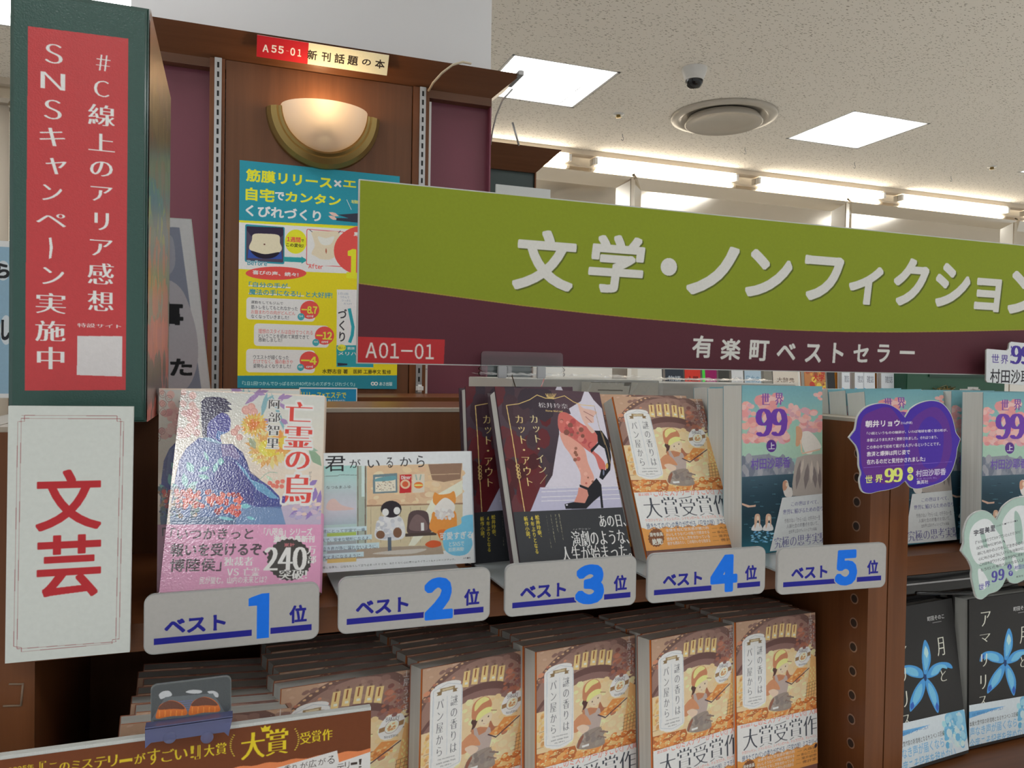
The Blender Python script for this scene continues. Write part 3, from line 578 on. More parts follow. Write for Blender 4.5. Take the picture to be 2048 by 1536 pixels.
    A.poly([(1125, 935), (1215, 870), (1270, 790), (1440, 805), (1250, 965), (1160, 950)], (210, 142, 82)); A.dabs(1190, 820, 1400, 940, 26, 12, 24, [(224, 160, 100), (196, 124, 70), (236, 184, 130)], 3, .7); A.line([(1120, 935), (1225, 985), (1445, 825), (1460, 815)], 13, (82, 64, 74))
    # title plate
    A.rr(312, 305, 872, 1180, .0055, (222, 226, 228)); A.ell(505, 310, 150, 46, (222, 226, 228), False); A.ell(690, 1175, 130, 44, (222, 226, 228), False)
    A.line([(352, 340), (505, 285), (672, 330), (842, 1150), (690, 1190), (520, 1150), (352, 340)], 4, (160, 172, 184)); A.line([(525, 415), (672, 1040)], 4, (176, 186, 196)); A.line([(372, 400), (520, 1090)], 3, (186, 196, 206)); A.line([(690, 400), (800, 960)], 3, (186, 196, 206))
    A.poly([(425, 325), (590, 325), (595, 360), (432, 362)], (150, 128, 96)); A.poly([(392, 358), (450, 350), (455, 392), (400, 392), (412, 376)], (132, 110, 80)); A.poly([(575, 350), (632, 358), (615, 372), (630, 388), (580, 388)], (132, 110, 80)); A.poly([(450, 334), (570, 334), (573, 352), (456, 354)], (196, 182, 150))
    k = (60, 64, 74)
    A.col_('謎の香りは', 562, 418, 788, 1042, k, -.004, .006); A.col_('パン屋から', 408, 425, 630, 1046, k, -.004, .006)
    A.t('The mysterious', 572, 1066, 772, 1080, k, .02); A.t('scent comes from', 570, 1104, 790, 1118, k, .02); A.t('the bakery', 620, 1140, 752, 1156, k, .02)
    A.ell(1325, 652, 122, 132, (222, 222, 220), n_=14); A.ring(1330, 655, 66, 5, (160, 140, 120)); A.ell(1330, 655, 55, 52, (228, 214, 190)); A.dabs(1300, 620, 1365, 690, 14, 8, 16, [(206, 160, 110), (190, 140, 96)], 3, .6)
    A.poly([(1210, 655), (1262, 645), (1268, 690), (1218, 698)], (150, 118, 84)); A.poly([(1388, 615), (1432, 605), (1438, 655), (1392, 662)], (150, 118, 84)); A.t('BAKERY', 1245, 555, 1385, 600, (90, 90, 96), .01); A.t('Nostimo', 1280, 735, 1420, 765, (90, 90, 96), .01)
    A.dabs(1180, 240, 1480, 540, 60, 14, 34, [(150, 96, 80), (168, 110, 90), (130, 92, 88)], 11, .8)
    A.col_('土屋うさぎ', 1282, 108, 1452, 545, (236, 230, 226), -.004, .004); A.col_('・・・・・・・・・', 1252, 150, 1345, 480, (230, 220, 214), .03); A.col_('Rabbit', 1390, 280, 1480, 540, (226, 214, 208), .01)
    A.lpoly([(0, 0), (.13, 0), (.13, .013), (0, .013)], (118, 82, 74))
    B = Art(.13, .188, PB4).crop(1190, 740, 3.746)
    B.lpoly([(0, .0125), (.13, .0125), (.13, .0755), (0, .0755)], (214, 214, 218))
    pts = [(0, .0125), (.13, .0125), (.13, .036)]+[(.13*(1-i/40), .036+.0012*math.sin(i*1.3)) for i in range(41)]
    B.lpoly(pts, (230, 150, 82)); r = (214, 112, 92); k = (62, 66, 76)
    B.t('2025年', 314, 898, 396, 918, r, .02); B.t('第23回', 318, 926, 402, 942, r, .02); B.t('『このミステリーがすごい!』大賞', 404, 895, 988, 930, r, .004)
    B.t('大賞受賞作', 345, 958, 1020, 1082, k, -.004, .012)
    B.t('クロワッサン、フランスパン、シナモンロール、チョココロネ、カレーパン…', 370, 1118, 1030, 1102, r, .002)
    B.t('焼きたてのパンの香りが広がる〈日常の謎〉ミステリー!', 378, 1150, 1040, 1156, (60, 84, 120), .008)
    pts = [(455+(62 if i % 2 else 56)*math.cos(2*math.pi*i/36), 1258+(62 if i % 2 else 56)*math.sin(2*math.pi*i/36)*1.15) for i in range(36)]
    B.poly(pts, (122, 78, 52)); B.t('選考委員', 402, 1222, 508, 1244, (240, 226, 206), .02); B.t('絶賛!', 420, 1266, 508, 1308, (240, 226, 206), .03)
    for i, (st, nm) in enumerate((('全体を包む空気感が魅力的', '大森望'), ('おいしそうなパンの魅力で読ませる', '香山二三郎'), ('読者のもてなし方を分かっている', '瀧井朝世'), ('続きも読みたい、この味わいから始まる', '書評家'))):
        B.t(st, 522+i*5, 1192+i*32, 850+i*4, 1208+i*32-14, (246, 232, 216), .006); B.t('― '+nm, 868+i*3, 1178+i*30, 1040+i*8, 1192+i*30-6, (110, 70, 50), .006)
    B.ell(1030, 1168, 12, 16, (60, 40, 50))
    return A, B
def art_sea():
    A = Art(.13, .188, PB5).crop(1460, 740, 3.339); A.full((140, 176, 172))
    A.grad(60, 80, 640, 580, [(104, 152, 164), (120, 164, 168), (140, 178, 168), (154, 186, 168), (156, 184, 168)])
    pk = [(222, 158, 150), (206, 140, 140), (214, 170, 166), (196, 150, 160)]
    A.dabs(80, 230, 180, 480, 36, 16, 34, pk, 1, .8, 6); A.dabs(390, 240, 460, 320, 14, 14, 26, pk, 2, 1.1, 6); A.dabs(480, 270, 612, 410, 36, 16, 32, pk, 3, .7, 6); A.dabs(560, 155, 612, 200, 10, 10, 20, pk, 4, .7, 6); A.dabs(200, 170, 380, 470, 44, 22, 44, pk, 5, .9, 6); A.dabs(120, 430, 330, 480, 16, 12, 26, pk, 15, .6, 6)
    A.poly([(60, 580), (120, 574), (240, 562), (350, 588), (420, 610), (420, 730), (60, 730)], (132, 136, 146)); A.dabs(70, 590, 420, 720, 60, 10, 22, [(150, 150, 158), (112, 118, 132), (126, 130, 142)], 6, 2, 5, )
    A.grad(60, 715, 640, 1300, [(60, 84, 98), (34, 60, 74), (26, 52, 64), (32, 68, 80), (44, 104, 120), (56, 122, 138)])
    for i in range(60):
        rg = random.Random(i); y_ = rg.uniform(730, 1200); x_ = rg.uniform(80, 600); A.line([(x_, y_), (x_+rg.uniform(15, 50), y_+rg.uniform(-2, 2))], 3, rg.choice([(60, 100, 114), (24, 44, 56), (84, 130, 144)]), i % 20 == 0)
    A.poly([(430, 640), (445, 585), (500, 568), (612, 560), (640, 600), (640, 830), (418, 842), (415, 760)], (166, 156, 150))
    for a in ((470, 600, 440, 800, 30), (520, 620, 500, 800, 34), (560, 640, 570, 790, 30), (595, 640, 600, 800, 24)): A.leaf(*a, (126, 116, 116))
    for a in ((490, 590, 470, 700, 20), (545, 600, 540, 760, 24), (580, 600, 590, 700, 18)): A.leaf(*a, (190, 178, 170))
    A.blob([(470, 425), (520, 408), (565, 440), (600, 490), (606, 520), (560, 535), (540, 560), (505, 555), (480, 500)], (212, 206, 200)); A.blob([(440, 378), (470, 385), (482, 430), (462, 500), (438, 505), (440, 440)], (196, 152, 122)); A.line([(470, 470), (478, 550)], 9, (222, 180, 156)); A.line([(480, 558), (600, 530)], 8, (216, 172, 150))
    A.blob([(352, 790), (360, 742), (382, 738), (395, 780), (412, 790), (414, 842), (370, 845)], (206, 200, 196)); A.blob([(352, 800), (352, 750), (372, 738), (385, 760), (372, 800)], (186, 140, 116)); A.ell(378, 765, 8, 14, (226, 190, 168))
    A.poly([(78, 888), (130, 905), (170, 900), (170, 912), (120, 918), (78, 900)], (196, 160, 140))
    for x_ in (182, 256):
        A.blob([(x_-38, 1070), (x_-26, 1035), (x_, 1020), (x_+24, 1035), (x_+28, 1070)], (206, 204, 204)); A.blob([(x_-18, 1060), (x_-18, 975), (x_+4, 960), (x_+18, 980), (x_+16, 1050), (x_+4, 1000)], (196, 160, 136)); A.ell(x_+3, 990, 9, 15, (228, 192, 172)); A.dabs(x_-36, 1076, x_+30, 1150, 24, 6, 14, [(110, 170, 206), (90, 150, 190), (140, 190, 214)], int(x_), .35)
    pu = (104, 62, 158)
    A.t('世', 205, 152, 265, 236, (128, 78, 150), .02, .02); A.t('界', 298, 150, 356, 236, (128, 78, 150), .02, .02)
    A.t('99', 168, 252, 384, 446, pu, .02, .055, adv=.5); A.ell(275, 507, 34, 42, (86, 52, 130)); A.t('上', 255, 485, 298, 528, (206, 206, 216), .02)
    A.t('村田沙耶香', 138, 592, 402, 652, (104, 80, 160), .02)
    B = Art(.13, .188, PB5).crop(1460, 740, 3.339)
    B.full((202, 204, 206)); k = (86, 84, 140)
    B.t('この世はすべて、', 405, 880, 588, 893, k, .01, .012); B.t('世界に媚びるための祭り', 350, 932, 616, 940, k, .01, .012)
    for i, st in enumerate(('性格のない「からっぽ」の空子の一生', '人類社会の終着点を描いて、', '全世界注目のディストピア大長編')): B.t(st, 360+i*14, 992+i*38, 598-i*12, 998+i*36, (110, 110, 120), 0)
    B.t('究極の思考実験', 292, 1118, 640, 1150, k, -.004, .012)
    return A, B
def art_amaryllis():
    A = Art(.13, .188, PAR).crop(1600, 1150, 3.98); A.full((44, 43, 43))
    pet = [[(1625, 670), (1622, 560), (1642, 460), (1664, 424), (1688, 480), (1690, 570), (1660, 650), (1640, 680)], [(1612, 700), (1530, 690), (1470, 660), (1430, 690), (1445, 630), (1500, 605), (1570, 615), (1615, 650)], [(1640, 690), (1690, 620), (1760, 592), (1830, 600), (1850, 640), (1780, 630), (1730, 680), (1660, 705)], [(1620, 705), (1628, 760), (1590, 850), (1520, 920), (1488, 940), (1500, 860), (1550, 770)], [(1640, 705), (1690, 760), (1718, 850), (1702, 960), (1660, 880), (1634, 780)]]
    for p in pet:
        A.blob(p, (74, 146, 206)); cx = sum(q[0] for q in p)/len(p); cy = sum(q[1] for q in p)/len(p); A.blob([(cx+(q[0]-cx)*.62, cy+(q[1]-cy)*.7) for q in p], (112, 178, 222))
    A.leaf(1662, 470, 1660, 560, 34, (176, 210, 232)); A.ell(1632, 700, 11, 26, (30, 60, 110))
    for a in ((1500, 930, 1520, 870, 30), (1700, 950, 1700, 880, 26), (1436, 680, 1466, 630, 24)): A.leaf(*a, (54, 92, 176))
    w = (226, 216, 200)
    for ch, b in (('ア', (1438, 295, 1516, 402)), ('マ', (1430, 475, 1515, 528)), ('リ', (1440, 628, 1488, 725)), ('リ', (1434, 798, 1480, 905)), ('ス', (1420, 970, 1485, 1034))): A.t(ch, *b, w, -.006, .01)
    for ch, b in (('月', (1748, 412, 1806, 540)), ('と', (1752, 650, 1798, 728))): A.t(ch, *b, w, -.006, .01)
    A.t('町田そのこ', 1698, 256, 1830, 268, (206, 206, 206), .01); A.line([(1735, 300), (1805, 290)], 4, (150, 150, 150))
    B = Art(.13, .188, PAR).crop(1600, 1150, 3.98); B.full((196, 206, 216))
    B.poly([(1340, 1088), (1630, 1040), (1340, 1140)], (96, 156, 204)); B.blob([(1745, 1000), (1780, 960), (1900, 950), (1900, 1150), (1800, 1180), (1770, 1100)], (120, 176, 206)); B.dabs(1730, 970, 1880, 1200, 60, 6, 22, [(150, 196, 220), (186, 206, 220), (104, 168, 204)], 3, 1.6)
    B.t('圧倒的ノワール!', 1365, 1100, 1610, 1070, (60, 110, 170), .0); B.t('本屋大賞作家の新境地となるサスペンス巨編', 1345, 1168, 1730, 1122, (60, 60, 66), .004)
    bl = (116, 170, 206); B.t('声なき声が届くなら', 1345, 1215, 1720, 1205, bl, .012); B.t('今度こそ記者を辞めない', 1345, 1305, 1800, 1285, bl, .012)
    return A, B
CR = art_crow(); PC = art_picture_book(); LG = art_legs(); BK = art_bakery(); SE = art_sea(); AM = art_amaryllis()
# ---------------------------------------------------------------- room shell
def struct(o, kind='structure'): o['kind'] = kind; return o
struct(box('floor', plain('beige_floor', (.72, .70, .66), .35), -5, 9, -5, 5.2, -1.46, -1.40))
LX = [-2.59, -1.13, -.53, 1.53, 3.59, 5.65]; LY = [3.77, 1.37, -1.03, -3.43]; LH = .29
def ceil_grid():
    """ceiling slab with square openings for the recessed light panels"""
    xs = [-5]; ys = [-5]
    for x_ in LX: xs += [x_-LH, x_+LH]
    for y_ in reversed(LY): ys += [y_-LH, y_+LH]
    xs.append(9); ys.append(5.2); bm = bmesh.new()
    for i in range(len(xs)-1):
        for j in range(len(ys)-1):
            if i % 2 == 1 and j % 2 == 1 and (i != 3 or j == 7): continue
            addbox(bm, xs[i], xs[i+1], ys[j], ys[j+1], HC, HC+.09)
    bmesh.ops.remove_doubles(bm, verts=bm.verts, dist=1e-5)
    return mk('ceiling', bm, 'ceil')
struct(ceil_grid())
struct(box('wall_back', plain('cream_wall_paint', (.62, .54, .44), .6), -5, 9, 4.86, 5.0, -1.4, HC))
PX0, PX1 = -.224, .637
struct(box('wall_pillar', 'white', PX0, PX1, 1.96, 2.33, -1.4, HC))
# recessed panels of the ceiling
wh = {(1, 0): 'ceiling light panel at the far left edge beside the book-shaped display box', (2, 0): 'ceiling light panel peeping over the book-shaped display box', (3, 0): 'square ceiling light panel beside the brown cornice of the tall bookcase', (4, 0): 'square ceiling light panel right of the round air diffuser'}
for i, x_ in enumerate(LX):
    for j, y_ in enumerate(LY):
        if i == 1 and j: continue
        e = empty('ceiling_light', wh.get((i, j), 'recessed square ceiling light panel, row %s from the steel wall, place %s' % (('one', 'two', 'three', 'four')[j], ('one', 'two', 'three', 'four', 'five', 'six')[i])), 'ceiling light', 'square ceiling light panels'); 
        hw = LH-.004
        bm = bmesh.new(); addbox(bm, x_-hw, x_+hw, y_-hw, y_+hw, HC+.055, HC+.065); mk('diffuser', bm, 'panel_light', e)
        bm = bmesh.new()
        for a in ((x_-hw, x_+hw, y_-hw, y_-hw+.012), (x_-hw, x_+hw, y_+hw-.012, y_+hw), (x_-hw, x_-hw+.012, y_-hw, y_+hw), (x_+hw-.012, x_+hw, y_-hw, y_+hw)): addbox(bm, *a, HC+.001, HC+.054)
        mk('frame', bm, 'whiteplastic', e)
        if (i, j) in ((3, 0), (4, 0)):
            for q in (-.1, .1): box('louvre', 'whiteplastic', x_+hw-.11+abs(q)*.2, x_+hw-.105+abs(q)*.2, y_-hw+.013, y_+hw-.013, HC+.01, HC+.05, e) if q > 0 else box('louvre', 'whiteplastic', x_+.05, x_+hw-.013, y_+.06, y_+.065, HC+.01, HC+.05, e)
# round air diffuser, camera dome, sprinkler, hooks
c = at(1447, 232, 3); c = c*(HC/c.z); DX, DY = c.x, c.y
e = empty('air_diffuser', 'round cream metal air diffuser set in the ceiling', 'air vent')
lathe('rim', plain('cream_enamel', (.52, .48, .42), .3), [(.30, 0), (.305, -.006), (.298, -.018), (.262, -.022), (.245, -.016), (.235, -.004)], (DX, DY, HC), e, 56)
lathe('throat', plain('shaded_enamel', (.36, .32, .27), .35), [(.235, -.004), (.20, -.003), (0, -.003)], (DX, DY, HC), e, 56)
lathe('cone', plain('cream_enamel_inner', (.50, .45, .38), .25), [(.20, -.010), (.222, -.046), (.214, -.050), (.16, -.034), (.09, -.022), (.0, -.019)], (DX, DY, HC), e, 56)
c = at(1389, 137, 3); c = c*(HC/c.z)
e = empty('security_camera', 'small white dome camera with a dark glass hanging from the ceiling', 'camera')
lathe('housing', 'whiteplastic', [(.062, 0), (.062, -.012), (.05, -.045), (.043, -.055), (.03, -.058)], (c.x, c.y, HC), e, 32)
lathe('dome', 'black', [(.043, -.055), (.042, -.07), (.034, -.088), (.02, -.097), (0, -.10)], (c.x, c.y, HC), e, 32)
lathe('lens_ring', 'whiteplastic', [(.046, -.050), (.047, -.056), (.044, -.060)], (c.x, c.y, HC), e, 32)
c = at(1237, 228, 3); c = c*(HC/c.z)
e = empty('sprinkler_head', 'tiny brass sprinkler head in the ceiling near the light panel', 'sprinkler')
lathe('plate', 'whiteplastic', [(.034, 0), (.033, -.004), (.018, -.007), (0, -.007)], (c.x, c.y, HC), e, 24); lathe('nozzle', 'brass', [(.012, -.006), (.012, -.018), (.018, -.02), (0, -.022)], (c.x, c.y, HC), e, 16)
c = at(1984, 333, 3); c = c*(HC/c.z)
e = empty('sprinkler_head', 'tiny brass sprinkler head in the ceiling at the far right', 'sprinkler')
lathe('plate', 'whiteplastic', [(.030, 0), (.030, -.004), (0, -.005)], (c.x, c.y, HC), e, 24); lathe('nozzle', 'brass', [(.012, -.005), (.012, -.018), (.018, -.02), (0, -.022)], (c.x, c.y, HC), e, 16)
for (u, v), wl in zip(((1245, 268), (1490, 296), (1709, 325), (1902, 352)), ('beside the cornice end', 'below the round air diffuser', 'below the right light panel', 'near the far right corner')):
    c = at(u, v, 3); c = c*(HC/c.z)
    tag(tube('ceiling_hook', 'grey', [(c.x, c.y, HC), (c.x, c.y, HC-.015), (c.x+.008, c.y, HC-.026), (c.x+.008, c.y, HC-.036), (c.x, c.y, HC-.042), (c.x-.008, c.y, HC-.034)], .0022, None, 6), 'small wire hook screwed in the ceiling '+wl, 'hook', 'ceiling hooks')
# steel shop-front along the back wall: tube cove, bevelled frames, sheets
YW = 4.80
struct(box('trim_1', plain('cream_cove_face', (.66, .58, .48), .5), -2, 9, YW-.02, YW+.06, HC-.035, HC))
struct(box('trim_2', plain('cream_lower_cove', (.62, .55, .46), .35), -2, 9, YW+.02, YW+.06, 1.378, 1.403))
struct(box('trim_3', 'steelp', -2, 9, YW+.02, YW+.06, 1.403, HC-.035))
TX = [at(u, 330, YW-.02).x for u in (940, 1143, 1190, 1478, 1518, 1773, 1805, 2022, 2060, 2330)]
wl = ('beside the cornice of the small rear bookcase', 'left of the middle', 'right of the middle', 'near the right corner', 'past the right edge')
for k in range(5):
    e = empty('tube_light', 'long white tube light in the steel cove '+wl[k], 'tube light', 'tube lights along the back wall')
    box('lamp_tube', 'tube', TX[2*k]+.02, TX[2*k+1]-.02, YW-.02, YW+.015, 1.415, 1.455, e, .008)
    box('lamp_socket', 'whiteplastic', TX[2*k], TX[2*k]+.02, YW-.022, YW+.018, 1.412, 1.458, e); box('lamp_socket', 'whiteplastic', TX[2*k+1]-.02, TX[2*k+1], YW-.022, YW+.018, 1.412, 1.458, e)
mul = [at(1262, 370, YW).x-1.87*k for k in (2, 1)]+[at(1262, 370, YW).x, at(1690, 415, YW).x, at(2025, 440, YW).x, at(2025, 440, YW).x+1.9]
wl = ('hidden behind the tall bookcase', 'behind the small rear bookcase', 'above the left half of the green sign', 'above the middle of the green sign', 'in the right corner')
for k in range(5):
    x0, x1 = mul[k], mul[k+1]
    e = empty('steel_panel', 'brushed steel framed shutter panel '+wl[k], 'metal panel', 'steel panels of the back wall')
    z1, z0 = 1.378, -1.38; bw = .10
    box('sheet', 'steelp', x0+bw, x1-bw, YW+.035, YW+.045, z0, z1-bw, e)
    def bar(nm, pts): # bevelled bar: quad on the face sinking to the sheet
        bm = bmesh.new(); v = [bm.verts.new(p) for p in pts]
        for f_ in ((0, 1, 2, 3), (4, 5, 6, 7), (0, 1, 5, 4), (1, 2, 6, 5), (2, 3, 7, 6), (3, 0, 4, 7)): bm.faces.new([v[i] for i in f_])
        mk(nm, bm, 'steel', e)
    g = .016
    def q8(a, b_, c_, d): return [(*a[:1], a[1], a[2]), b_, c_, d]+[(p[0], YW+.058, p[2]) for p in (a, b_, c_, d)]
    bar('frame_rail', q8((x0+g, YW-.055, z1-.034), (x1-g, YW-.055, z1-.034), (x1-bw, YW+.034, z1-bw), (x0+bw, YW+.034, z1-bw)))
    bar('frame_chamfer', q8((x0+g, YW-.02, z1), (x1-g, YW-.02, z1), (x1-g, YW-.055, z1-.034), (x0+g, YW-.055, z1-.034)))
    bar('frame_stile', q8((x0+g, YW-.02, z1), (x0+bw, YW+.034, z1-bw), (x0+bw, YW+.034, z0), (x0+g, YW-.02, z0)))
    bar('frame_stile', q8((x1-g, YW-.02, z1), (x1-bw, YW+.034, z1-bw), (x1-bw, YW+.034, z0), (x1-g, YW-.02, z0)))
for k, x_ in enumerate(mul[1:5]):
    struct(box('trim_%d' % (k+4), 'steel', x_-.015, x_+.015, YW-.03, YW+.05, -1.38, 1.36))
# ---------------------------------------------------------------- tall bookcase against the white pillar
YP = 1.86
tb = empty('tall_bookcase', 'tall brown bookcase with maroon panels, flared cornice and brass wall lamp', 'bookcase')
def crown(parent, x0, x1, Y, z0, z1, p, m='cornice', th=.018):
    bm = bmesh.new()
    a = [(x0-p, Y-p, z1), (x1+p, Y-p, z1), (x1, Y, z0), (x0, Y, z0)]; b_ = [(x1+p, Y-p, z1), (x1+p, Y+.3, z1), (x1, Y+.3, z0), (x1, Y, z0)]
    top = [(x0-p, Y-p, z1), (x1+p, Y-p, z1), (x1+p, Y+.1, z1), (x0-p, Y+.1, z1)]
    vs = [bm.verts.new(q) for q in ((x0-p, Y-p, z1), (x1+p, Y-p, z1), (x1, Y, z0), (x0, Y, z0), (x0-p, Y+.08, z1), (x1+p, Y+.08, z1), (x1, Y+.08, z0), (x0, Y+.08, z0))]
    for f_ in ((0, 1, 2, 3), (0, 1, 5, 4), (1, 2, 6, 5), (2, 3, 7, 6), (3, 0, 4, 7), (4, 5, 6, 7)): bm.faces.new([vs[i] for i in f_])
    return mk('cornice', bm, m, parent)
crown(tb, -.30, .608, YP, .682, .731, .058)
box('fascia', 'cornice', -.30, .608, YP-.001, YP+.06, .662, .682, tb)
box('maroon_panel', 'maroon', -.29, -.053, YP+.025, YP+.045, -1.38, .662, tb)
box('maroon_panel', 'maroon', .448, .606, YP+.025, YP+.045, -1.38, .662, tb)
box('side_panel', 'maroon', .606, .61, YP+.005, YP+.09, -1.38, .664, tb)
box('wood_panel', 'panelv', -.019, .404, YP-.004, YP+.04, -1.38, .682, tb)
box('upright', 'woodv', -.053, -.021, YP-.008, YP+.04, -1.38, .682, tb); box('upright', 'woodv', .406, .446, YP-.008, YP+.04, -1.38, .682, tb)
for x_ in (-.0355, .429):
    sd = box('slotted_standard', 'grey', x_-.0075, x_+.0075, YP-.0125, YP-.008, -1.0, .682, tb)
    bm = bmesh.new()
    for i in range(78): addbox(bm, x_-.0022, x_+.0022, YP-.0132, YP-.0122, .66-i*.021, .672-i*.021)
    so = mk('slot', bm, 'slot', sd); so['kind'] = 'stuff'
box('ledge', 'woodh', .02, .607, YP-.26, YP-.004, -.093, -.062, tb)
box('plinth', 'woodv', -.29, .607, YP-.22, YP+.02, -1.40, -.093, tb)
box('bracket_knob', 'whiteplastic', .4205, .4375, YP-.03, YP-.0125, -.058, -.040, tb, .004)
# shelf code label
lm = pose(.046, YP-.04, .6990, 0, 0, 0); p0 = at(514, 113, YP-.035)
L0 = at(513, 113, YP-.036); lw = .287; 
lm = Matrix.Translation((L0.x, YP-.029, L0.z)) @ pose(0, 0, 0, 0, -48, 0).to_3x3().to_4x4()
lab = empty('shelf_label', 'red and white shelf code label stuck on the brown cornice', 'label', mat=pose(L0.x, YP-.0385, L0.z-.001, 0, -35, 0))
LM = pose(L0.x, YP-.0385, L0.z-.001, 0, -35, 0)
box('label_card', 'whiteplastic', 0, .291, 0, .046, -.001, 0, lab)
A = Art(.291, .046, LM).crop(400, 0, 3.413); A.full((228, 214, 186)); A.lpoly([(0, 0), (.110, 0), (.110, .046), (0, .046)], (176, 36, 46))
for ch, x0, x1, y0, y1 in (('A', 428, 468, 302, 358), ('5', 488, 522, 306, 362), ('5', 535, 570, 312, 368), ('-', 588, 606, 346, 350), ('0', 618, 648, 324, 382), ('1', 668, 690, 334, 388)): A.t(ch, x0, y0, x1, y1, (236, 226, 214), .03)
for ch, x0, x1, y0, y1 in (('新', 735, 797, 338, 412), ('刊', 832, 890, 352, 424), ('話', 920, 985, 362, 438), ('題', 1010, 1075, 376, 450), ('の', 1108, 1165, 400, 450), ('本', 1198, 1258, 402, 472)): A.t(ch, x0, y0, x1, y1, (44, 38, 34), .025)
A.build('label_print', lab)
# wall lamp
sx, sz = .196, .588
e = empty('wall_lamp', 'half-round wall lamp with brass rim and frosted glass bowl, lit', 'lamp')
bm = bmesh.new(); prof = [(.092, .0), (.092, .022), (.098, .030), (.104, .026), (.108, .028), (.120, .022), (.128, .010), (.130, 0)]; rings = []
for k in range(41):
    a = math.pi+math.pi*k/40; rings.append([bm.verts.new((sx+r_*math.cos(a), YP-.004-d, sz+r_*math.sin(a))) for r_, d in prof])
for a, b_ in zip(rings, rings[1:]):
    for k in range(len(prof)-1): bm.faces.new((a[k], a[k+1], b_[k+1], b_[k]))
bm.faces.new(rings[0]); bm.faces.new(rings[-1]); mk('brass_rim', bm, 'brass', e, smooth=False)
bm = bmesh.new(); rings = []
for i in range(13):
    ph = math.pi/2*i/12; row = []
    for k in range(33):
        a = math.pi+math.pi*k/32; row.append(bm.verts.new((sx+.098*math.cos(a)*math.cos(ph), YP-.018-.075*math.sin(ph), sz+.006+.098*math.sin(a)*math.cos(ph))))
    rings.append(row)
for a, b_ in zip(rings, rings[1:]):
    for k in range(32): bm.faces.new((a[k], a[k+1], b_[k+1], b_[k]))
bmesh.ops.remove_doubles(bm, verts=bm.verts, dist=1e-5); gl = mk('glass_bowl', bm, 'glass', e, smooth=True)
lathe('bulb', 'bulb', [(0, .018), (.010, .014), (.014, 0), (.010, -.014), (0, -.018)], (sx-.004, YP-.055, sz-.016), e, 16)
lathe('socket', 'whiteplastic', [(.012, -.05), (.012, -.018), (.008, -.014)], (sx-.004, YP-.055, sz-.016), e, 16)
lathe('screw_cap', 'brass', [(.004, .0), (.004, .004), (0, .005)], (sx+.088, YP-.03, sz+.004), e, 12)
ld = bpy.data.lights.new('lamp_light', 'POINT'); ld.energy = SCONCE_W; ld.color = (1, .62, .30); ld.shadow_soft_size = .02
lo = bpy.data.objects.new('lamp_light', ld); COL.objects.link(lo); lo.location = (sx-.004, YP-.06, sz+.012); lo.parent = e
# cable channel and cord
e = empty('cable_duct', 'thin white cable duct running down the tall bookcase beside the slotted rail', 'cable duct')
box('duct', 'whiteplastic', .449, .4545, YP+.005, YP+.022, -.55, .655, e)
box('duct_joint', 'grey', .4488, .4548, YP+.004, YP+.0225, -.003, -.001, e)
tag(tube('cable', 'cable', [at(857, 182, YP-.03), at(866, 166, YP-.05), at(884, 146, YP-.068), at(905, 130, YP-.072), at(925, 124, YP-.066), at(941, 127, YP-.03)], .0028), 'ivory cable looped over the cornice of the tall bookcase', 'cable')
tag(tube('wire', 'grey', [at(1025, 178, YP-.06), at(1005, 200, YP-.03), at(992, 232, YP), at(985, 262, YP+.02), at(981, 290, YP+.03)], .0022), 'dark grey wire hanging off the cornice end of the tall bookcase', 'wire')
tag(box('corner_bracket', 'grey', .655, .668, YP-.07, YP+.02, .725, .736), 'grey metal strip fixed to the cornice end of the tall bookcase', 'bracket')
# posters on the wood panel
PM = pose(.0115, YP-.0085, -.0515)
po = empty('diet_poster', 'large yellow and teal slimming book poster on the brown panel', 'poster', mat=PM)
box('poster_board', 'foam', 0, .364, 0, .513, -.004, 0, po)
A = Art(.364, .513, PM, k=1.75).crop(440, 300, 2.743); A.full((196, 176, 30)); te = (36, 122, 140); wt = (190, 196, 206); ye = (206, 190, 40); rd = (190, 70, 66)
A.poly([(90, 50), (1000, 130), (1000, 430), (104, 385)], te); A.poly([(90, 385), (1000, 440), (1000, 455), (90, 396)], ye)
A.poly([(90, 396), (1000, 452), (1000, 690), (90, 652)], wt); A.poly([(90, 1238), (1000, 1236), (1000, 1340), (90, 1340)], (34, 110, 126))
A.crop(470, 320, 6.4)
for st, b, c_ in (('筋膜リリース', (142, 110, 1240, 372), ye), ('エステで', (1382, 250, 2110, 420), ye), ('自宅', (135, 345, 505, 545), ye), ('カンタン', (645, 398, 1355, 590), ye)): A.t(st, *b, c_, .035)
A.t('×', 1268, 255, 1362, 350, wt, .02); A.t('で', 512, 405, 630, 520, wt, .03); A.t('くびれづくり', 138, 570, 1100, 790, wt, .03)
A.line([(1430, 508), (1488, 635)], 6, wt); A.t('寝たまま', 1485, 508, 1900, 590, (206, 196, 90), .02)
A.leaf(1200, 670, 1330, 720, 45, (206, 160, 150)); A.leaf(1195, 715, 1310, 765, 45, (206, 160, 150)); A.poly([(1315, 700), (1600, 680), (1900, 690), (1900, 800), (1600, 805), (1295, 775), (1300, 742), (1450, 745)], (44, 46, 60))
A.rr(130, 820, 632, 1335, .004, te); A.rr(145, 845, 618, 1315, .003, (66, 60, 78))
A.poly([(145, 850), (618, 865), (618, 960), (570, 1000), (560, 960), (250, 950), (210, 980), (150, 900)], (42, 34, 56)); A.blob([(240, 950), (400, 945), (560, 965), (575, 1060), (600, 1130), (560, 1185), (400, 1215), (230, 1180), (180, 1120), (215, 1030)], (216, 180, 156)); A.ell(377, 1080, 12, 10, (90, 50, 44))
